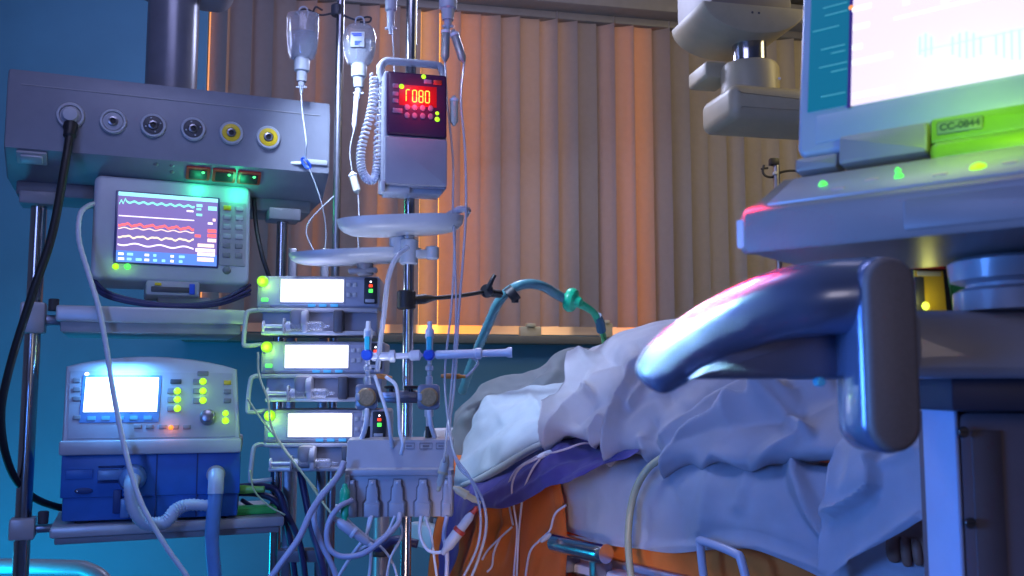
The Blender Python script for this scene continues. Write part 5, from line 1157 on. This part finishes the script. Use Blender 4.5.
for py, x0, x1 in ((9.5, 824, 848), (17, 826, 848), (33, 814, 840), (51, 822, 846), (54.5, 832, 846), (69, 820, 848), (73, 832, 848), (98, 822, 846)):
    a, b_ = Ld.px(x0, py), Ld.px(x1, py); sbar(a.x, b_.x, a.z-.0007, a.z+.0007, mt)
for py, x0, x1 in ((11, 853, 872), (29, 854, 870), (49, 853, 863), (64, 853, 893), (97, 854, 894)):
    a, b_ = Ld.px(x0, py), Ld.px(x1, py); sbar(a.x, b_.x, a.z-.0025, a.z+.0025, gl)
a, b_ = Ld.px(895, 20), Ld.px(1060, -5); sbar(a.x, b_.x, a.z-.001, a.z+.0014, gl)
a, b_ = Ld.px(922, 52), Ld.px(1060, 40); sbar(a.x, b_.x, a.z-.001, a.z+.001, gt_)
def wave(px0, px1, n, amp):
    m = MB()
    for i in range(n):
        x = Ld.px(px0+(px1-px0)*(i+.5)/n, 48); h = amp*(.55+.45*math.sin(PI*(i+.5)/n)); m.box(x.x-.0016, x.x+.0016, -.0031, -.0027, x.z-h*.55, x.z+h*.7, 0)
    m.build('pulse_wave', gt_, sc_, M=LM)
wave(918, 935, 3, .022); wave(950, 985, 5, .024); wave(993, 1040, 6, .026)
for px, py, rad in ((907, 2, 0), (946, 3, 0)):
    a = Ld.px(px, py); sbar(a.x-.003, a.x+.003, a.z-.004, a.z+.004, gl, 'marker')
MB().dome(((tx1+wx0)/2, -.002, Ld.px(850, 9).z), .0028, (0, -1, 0)).build('orange_mark', glow('menu_orange', (1, .3, .05), 1.2), us, M=LM)
# plate with lettering
pa, pb = Ld.px(935.5, 133), Ld.px(982, 117)
pc_ = Ld.px(959.5, 125, -.0072); xm, zm_ = pc_.x, pc_.z
pw_ = abs(pb.x-pa.x); ph = .0135
plate = MB().prism(rrect(xm-pw_/2, xm+pw_/2, zm_-ph/2, zm_+ph/2, .002), -.0068, -.0055, 'y', .0003).build('number_plate', mat('plate_green_grey', (.05, .08, .03), .4), us, M=LM)
MB().prism(rrect(xm-pw_/2+.0008, xm+pw_/2-.0008, zm_-ph/2+.0008, zm_+ph/2-.0008, .0016), -.0071, -.006, 'y', .0002).build('plate_face', mat('plate_face', (.22, .30, .10), .4), plate, M=LM)
cu = bpy.data.curves.new('plate_text', 'FONT'); cu.body = 'CC-0844'; cu.size = .0098; cu.extrude = .0003; cu.align_x = 'CENTER'; cu.align_y = 'CENTER'; cu.offset = .0003
to = bpy.data.objects.new('plate_text_tmp', cu); C.objects.link(to)
me = bpy.data.meshes.new_from_object(to.evaluated_get(bpy.context.evaluated_depsgraph_get())); bpy.data.objects.remove(to)
b = bmesh.new(); b.from_mesh(me)
bmesh.ops.transform(b, matrix=Matrix.Translation((xm, -.0074, zm_)) @ Matrix.Rotation(PI/2, 4, 'X'), verts=b.verts)
s_ = MB(); s_._add(b); s_.build('plate_lettering', mat('ink_green', (.03, .06, .03), .5), plate, M=LM)

# small yellow device behind
Yd = Fr((.508, 1.16, 1.0735), 6)
yd = thing('alarm_unit', 'small yellow and red alarm unit with a bright star-like lamp, standing on the cart arm', 'alarm unit', F=Yd)
a, b_ = Yd.px(914, 300), Yd.px(950, 263); yw = b_.x-a.x; yh = b_.z
MB().prism([(a.x, 0), (b_.x+.003, 0), (b_.x-.004, yh-.004), (b_.x-.008, yh), (a.x, yh)], 0, .045, 'y', .003).build('case', black, yd)
MB().prism([(a.x+.001, .004), (b_.x-.008, .004), (b_.x-.011, yh-.010), (a.x+.001, yh-.010)], -.003, .002, 'y', .001).build('face', mat('mustard_face', (.75, .48, .04), .4), yd)
MB().prism([(a.x, yh-.008), (b_.x-.008, yh-.008), (b_.x-.012, yh+.003), (a.x, yh+.003)], -.004, .040, 'y', .002).build('red_top', redp, yd)
q = Yd.px(920, 290); MB().box(q.x-.008, q.x+.004, -.004, 0, .01, yh-.018, .001).build('dark_window', dark, yd)
MB().box(a.x+.004, b_.x-.014, -.004, 0, yh-.017, yh-.011, .001).build('pale_strip', cream, yd)
q = Yd.px(925.5, 306, -.004); MB().dome((q.x, -.003, q.z), .0052, (0, -1, 0), .8).build('lamp', glow('led_star', (.8, 1.0, .08), 2), yd)
gb = MB().box(-.012, .016, -.012, .012, 0, .062, .004).box(-.008, .012, -.014, -.011, .012, .05, .001).build('green_lit_patch', mat('green_lit_tone', (.05, .42, .10), .4)); gb.location = (.563, 1.20, 1.0735)  # green light behind the unit, made as a block of that colour
tag(gb, 'narrow block for a green-lit patch beside the yellow alarm unit on the cart arm', 'block')

# chrome stand behind the console with black fittings
q = P(779, 262, 3.25)
sd = thing('infusion_stand', 'slim stand with small black fittings at its head, half hidden behind the grey console', 'stand', loc=(q.x, 3.25, 0))
hz2 = P(772, 162, 3.25).z
MB().cyl((0, 0, .05), .011, hz2-.05).build('pole', steel, sd)
for i in range(4):
    a = PI/2*i+.5; MB().tube([V((0, 0, .06)), V((.1*math.cos(a), .1*math.sin(a), .055)), V((.18*math.cos(a), .18*math.sin(a), .012))], .010).build('foot', steel, sd)
def sl_(px, py): return P(px, py, 3.25)-sd.location
MB().tube([sl_(764, 165), sl_(763, 172), sl_(766, 176), sl_(773, 177), sl_(782, 172), sl_(796, 171), sl_(806, 178)], .0042, seg=8).tube([sl_(761, 169), sl_(768, 168)], .0035).build('hook_bar', black, sd)
MB().box(-.024, .008, -.014, .014, hz2-.012, hz2+.012, .003).build('head_block', black, sd)
MB().cyl(sl_(774, 174), .006, .02, (0, -1, 0)).build('head_screw', white, sd)

# ================================================================== CEILING PENDANT (right)
cm = mat('pendant_ochre_grey', (.42, .36, .22), .45, var=.05, bump=.05)
Cp = Fr(P(752, 8, 2.5), 12)
cpn = thing('ceiling_pendant', 'grey ceiling-hung supply arm with a cylindrical joint at the upper right', 'ceiling pendant', F=Cp)
xw = [Cp.px(704, 8).x, Cp.px(806, 15).x]; zb2 = Cp.px(757, 33).z; zt2 = .012
mid_x = sum(xw)/2; hw = (xw[1]-xw[0])/2
sh_=None
half = [(mid_x+hw*math.cos(a), zt2+(zb2-zt2)*math.sin(a)) for a in [PI*i/20 for i in range(21)]]
MB().prism(half, 0, .24, 'y', .008, M=sh_).build('cradle', cm, cpn)
MB().box(mid_x-hw*.7, mid_x+hw*.9, .05, .30, zt2-.004, ZC-Cp.o.z, .006).build('ceiling_rail', mat('rail_grey', (.24, .22, .20), .55), cpn)
for d in (-.006, .006): MB().dome((mid_x+d*1.6, -.001, zb2*.18), .0035, (0, -1, 0), .4).build('rivet', dark, cpn)
c_ = Cp.px(749, 45, .10); zc1, zc2, zc3 = Cp.px(749, 36, .10).z, Cp.px(749, 57, .03).z, Cp.px(749, 84, .03).z
MB().lathe([(.047, zb2+.01), (.047, zc2-.004)], (c_.x, .10, 0), 'z', 32).build('spindle', chrome, cpn)
MB().lathe([(0, zc3-.03), (.081, zc3-.03), (.081, zc2-.012), (.074, zc2), (0, zc2)], (c_.x, .10, 0), 'z', 36).build('joint_drum', cm, cpn)
for d in (-.006, .010): MB().dome((c_.x+.045+d, .10-.067, (zc2+zc3)/2-.015), .004, (0, -1, 0)).build('pin', tubew, cpn)
a0 = Cp.px(731, 95, .02)
MB().prism(rrect(a0.x-.005, a0.x+1.0, Cp.px(745, 118, .01).z, Cp.px(745, 83, .01).z, .028), .005, .22, 'y', .03, seg=4).build('swing_arm', cm, cpn)
MB().prism(rrect(c_.x-.12, c_.x-.03, zc2-.03, zc2+.02, .012), .13, .26, 'y', .01).build('cable_box', cm, cpn)
# ================================================================== LIGHT
def area(name, loc, tgt, col, power, size, sy=None, spread=180):
    l = bpy.data.lights.new(name, 'AREA'); l.color = col; l.energy = power; l.size = size; l.shape = 'RECTANGLE' if sy else 'SQUARE'
    if sy: l.size_y = sy
    l.spread = math.radians(spread)
    o = bpy.data.objects.new(name, l); C.objects.link(o); o.location = loc
    o.rotation_euler = (V(tgt)-V(loc)).to_track_quat('-Z', 'Y').to_euler(); return o
def point(name, loc, col, power, r=.03):
    l = bpy.data.lights.new(name, 'POINT'); l.color = col; l.energy = power; l.shadow_soft_size = r
    o = bpy.data.objects.new(name, l); C.objects.link(o); o.location = loc; return o
def spot(name, loc, tgt, col, power, ang, r=.05, blend=.6):
    l = bpy.data.lights.new(name, 'SPOT'); l.color = col; l.energy = power; l.spot_size = math.radians(ang); l.spot_blend = blend; l.shadow_soft_size = r
    o = bpy.data.objects.new(name, l); C.objects.link(o); o.location = loc
    o.rotation_euler = (V(tgt)-V(loc)).to_track_quat('-Z', 'Y').to_euler(); return o
wd = bpy.data.worlds.new('world'); SC.world = wd; wd.use_nodes = True
wd.node_tree.nodes['Background'].inputs['Color'].default_value = (.02, .03, .08, 1)
area('ceiling_lamp', (-.45, 1.15, 2.55), (-.2, 2.2, .9), (.52, .54, 1.0), 8.5, .9, .35)
area('room_fill', (-1.2, -.4, 1.7), (.1, 2.4, 1.0), (.28, .39, 1.0), 10, .6)  # unseen soft light added from behind the camera for the sheet side
area('bed_rim_fill', (-.05, 3.25, 2.35), (.6, 2.2, .85), (.60, .66, 1.0), 13, .3)  # unseen light added high behind to rim the blanket folds
area('wall_teal_fill', (-1.7, 2.6, .25), (-1.3, 3.6, .7), (.0, .50, .90), 11, .5)  # unseen teal light added low to tint the left wall
area('wall_wash_fill', (-1.3, 2.7, 2.5), (-1.2, 3.6, 1.7), (.34, .46, 1.0), 3.5, .5)  # unseen wash added to brighten the upper left wall
area('side_blue_fill', (-1.0, .75, .95), (.5, 1.05, .95), (.08, .28, 1.0), 18, .4)  # unseen blue source added at left for the grip and post
area('warm_corner_lamp', (1.5, 2.6, 2.3), (.8, 3.9, 1.9), (1.0, .80, .36), 8, .5)
area('blind_fill', (-.2, 2.9, 2.5), (.2, 3.95, 1.8), (.76, .68, 1.0), 4, 1.2, .2)  # unseen mauve light, added to lift the blind slats
area('front_warm_fill', (.8, -.9, 1.25), (.75, .9, 1.02), (1.0, .80, .74), 1.7, .4)  # unseen warm fill added for the console, end cap and arm
spot('tray_fill', (-.35, 1.85, .75), (-.27, 2.18, 1.32), (.80, .84, 1.0), 10, 30, .06)  # added upward spot that brightens the tray undersides; source unseen
point('socket_glow', R.w(R.px(240, 189, .025)), (.03, 1.0, .40), .18, .012)
point('socket_glow', R.w(R.px(200, 186, .025)), (.03, 1.0, .40), .12, .012)
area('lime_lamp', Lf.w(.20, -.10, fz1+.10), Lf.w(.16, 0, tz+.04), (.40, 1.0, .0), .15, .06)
area('red_grip_glint', (.0, 1.45, 1.95), (.185, .86, 1.055), (1.0, .02, .05), .9, .08, .05, 7)  # unseen narrow red light, added to put a red streak on the grip
area('grip_glint_fill', (-.9, .38, 2.19), (.125, .87, 1.03), (.50, .80, 1.0), .45, .14, .08, 5)  # unseen light, added for the pale highlight along the grip
area('pillow_fill', (-.55, 2.15, 1.95), (.05, 2.75, .9), (.55, .70, 1.0), 4.5, .16, .16, 80)  # unseen light added to brighten the pillow and nearby folds
spot('drape_fill', (-.05, 1.25, .42), (.08, 2.45, .58), (1.0, .74, .62), 13, 46, .08)  # added low warm spot that lifts the orange drape; source unseen
def led(F, q, col, p, d=.018): point('led_light', F.w(V((q.x, q.y-d, q.z))), col, p, .006)
YG = (.55, 1.0, .03)
for px, py in ((115.5, 266.5), (127.5, 266.5)): led(Mo, Mo.px(px, py, -.006), (.3, 1, .05), .014)
for px, py, p in ((177.5, 400, .03), (203, 391.5, .03), (225.5, 418, .02)): led(F2, F2.px(px, py, -.006), (.4, 1, .03), p*.6)
led(F2, F2.px(171, 428, -.006), (1, .25, .03), .03)
for o in pumps:
    q = PF.px(263, 281.5)
    point('led_light', PF.M.to_3x3() @ V((q.x, -.032, q.z)) + o.location, (.4, 1, .03), .13, .008)
    point('screen_light', PF.M.to_3x3() @ V((.14, -.07, .045)) + o.location, (.52, .58, 1.0), .22, .03)
q = I.px(418, 97, -.03); point('display_light', I.w(q), (1, .05, .08), .3, .015)
area('screen_light', F2.w((d0.x+d1.x)/2, -.05, d0.z+.02), F2.w((d0.x+d1.x)/2, .0, d1.z-.01), (.10, .42, 1.0), 1.0, .10, .05)
q = Yd.px(930, 300, -.03); point('led_light', Yd.w(q), (.9, .9, .2), .022, .008)
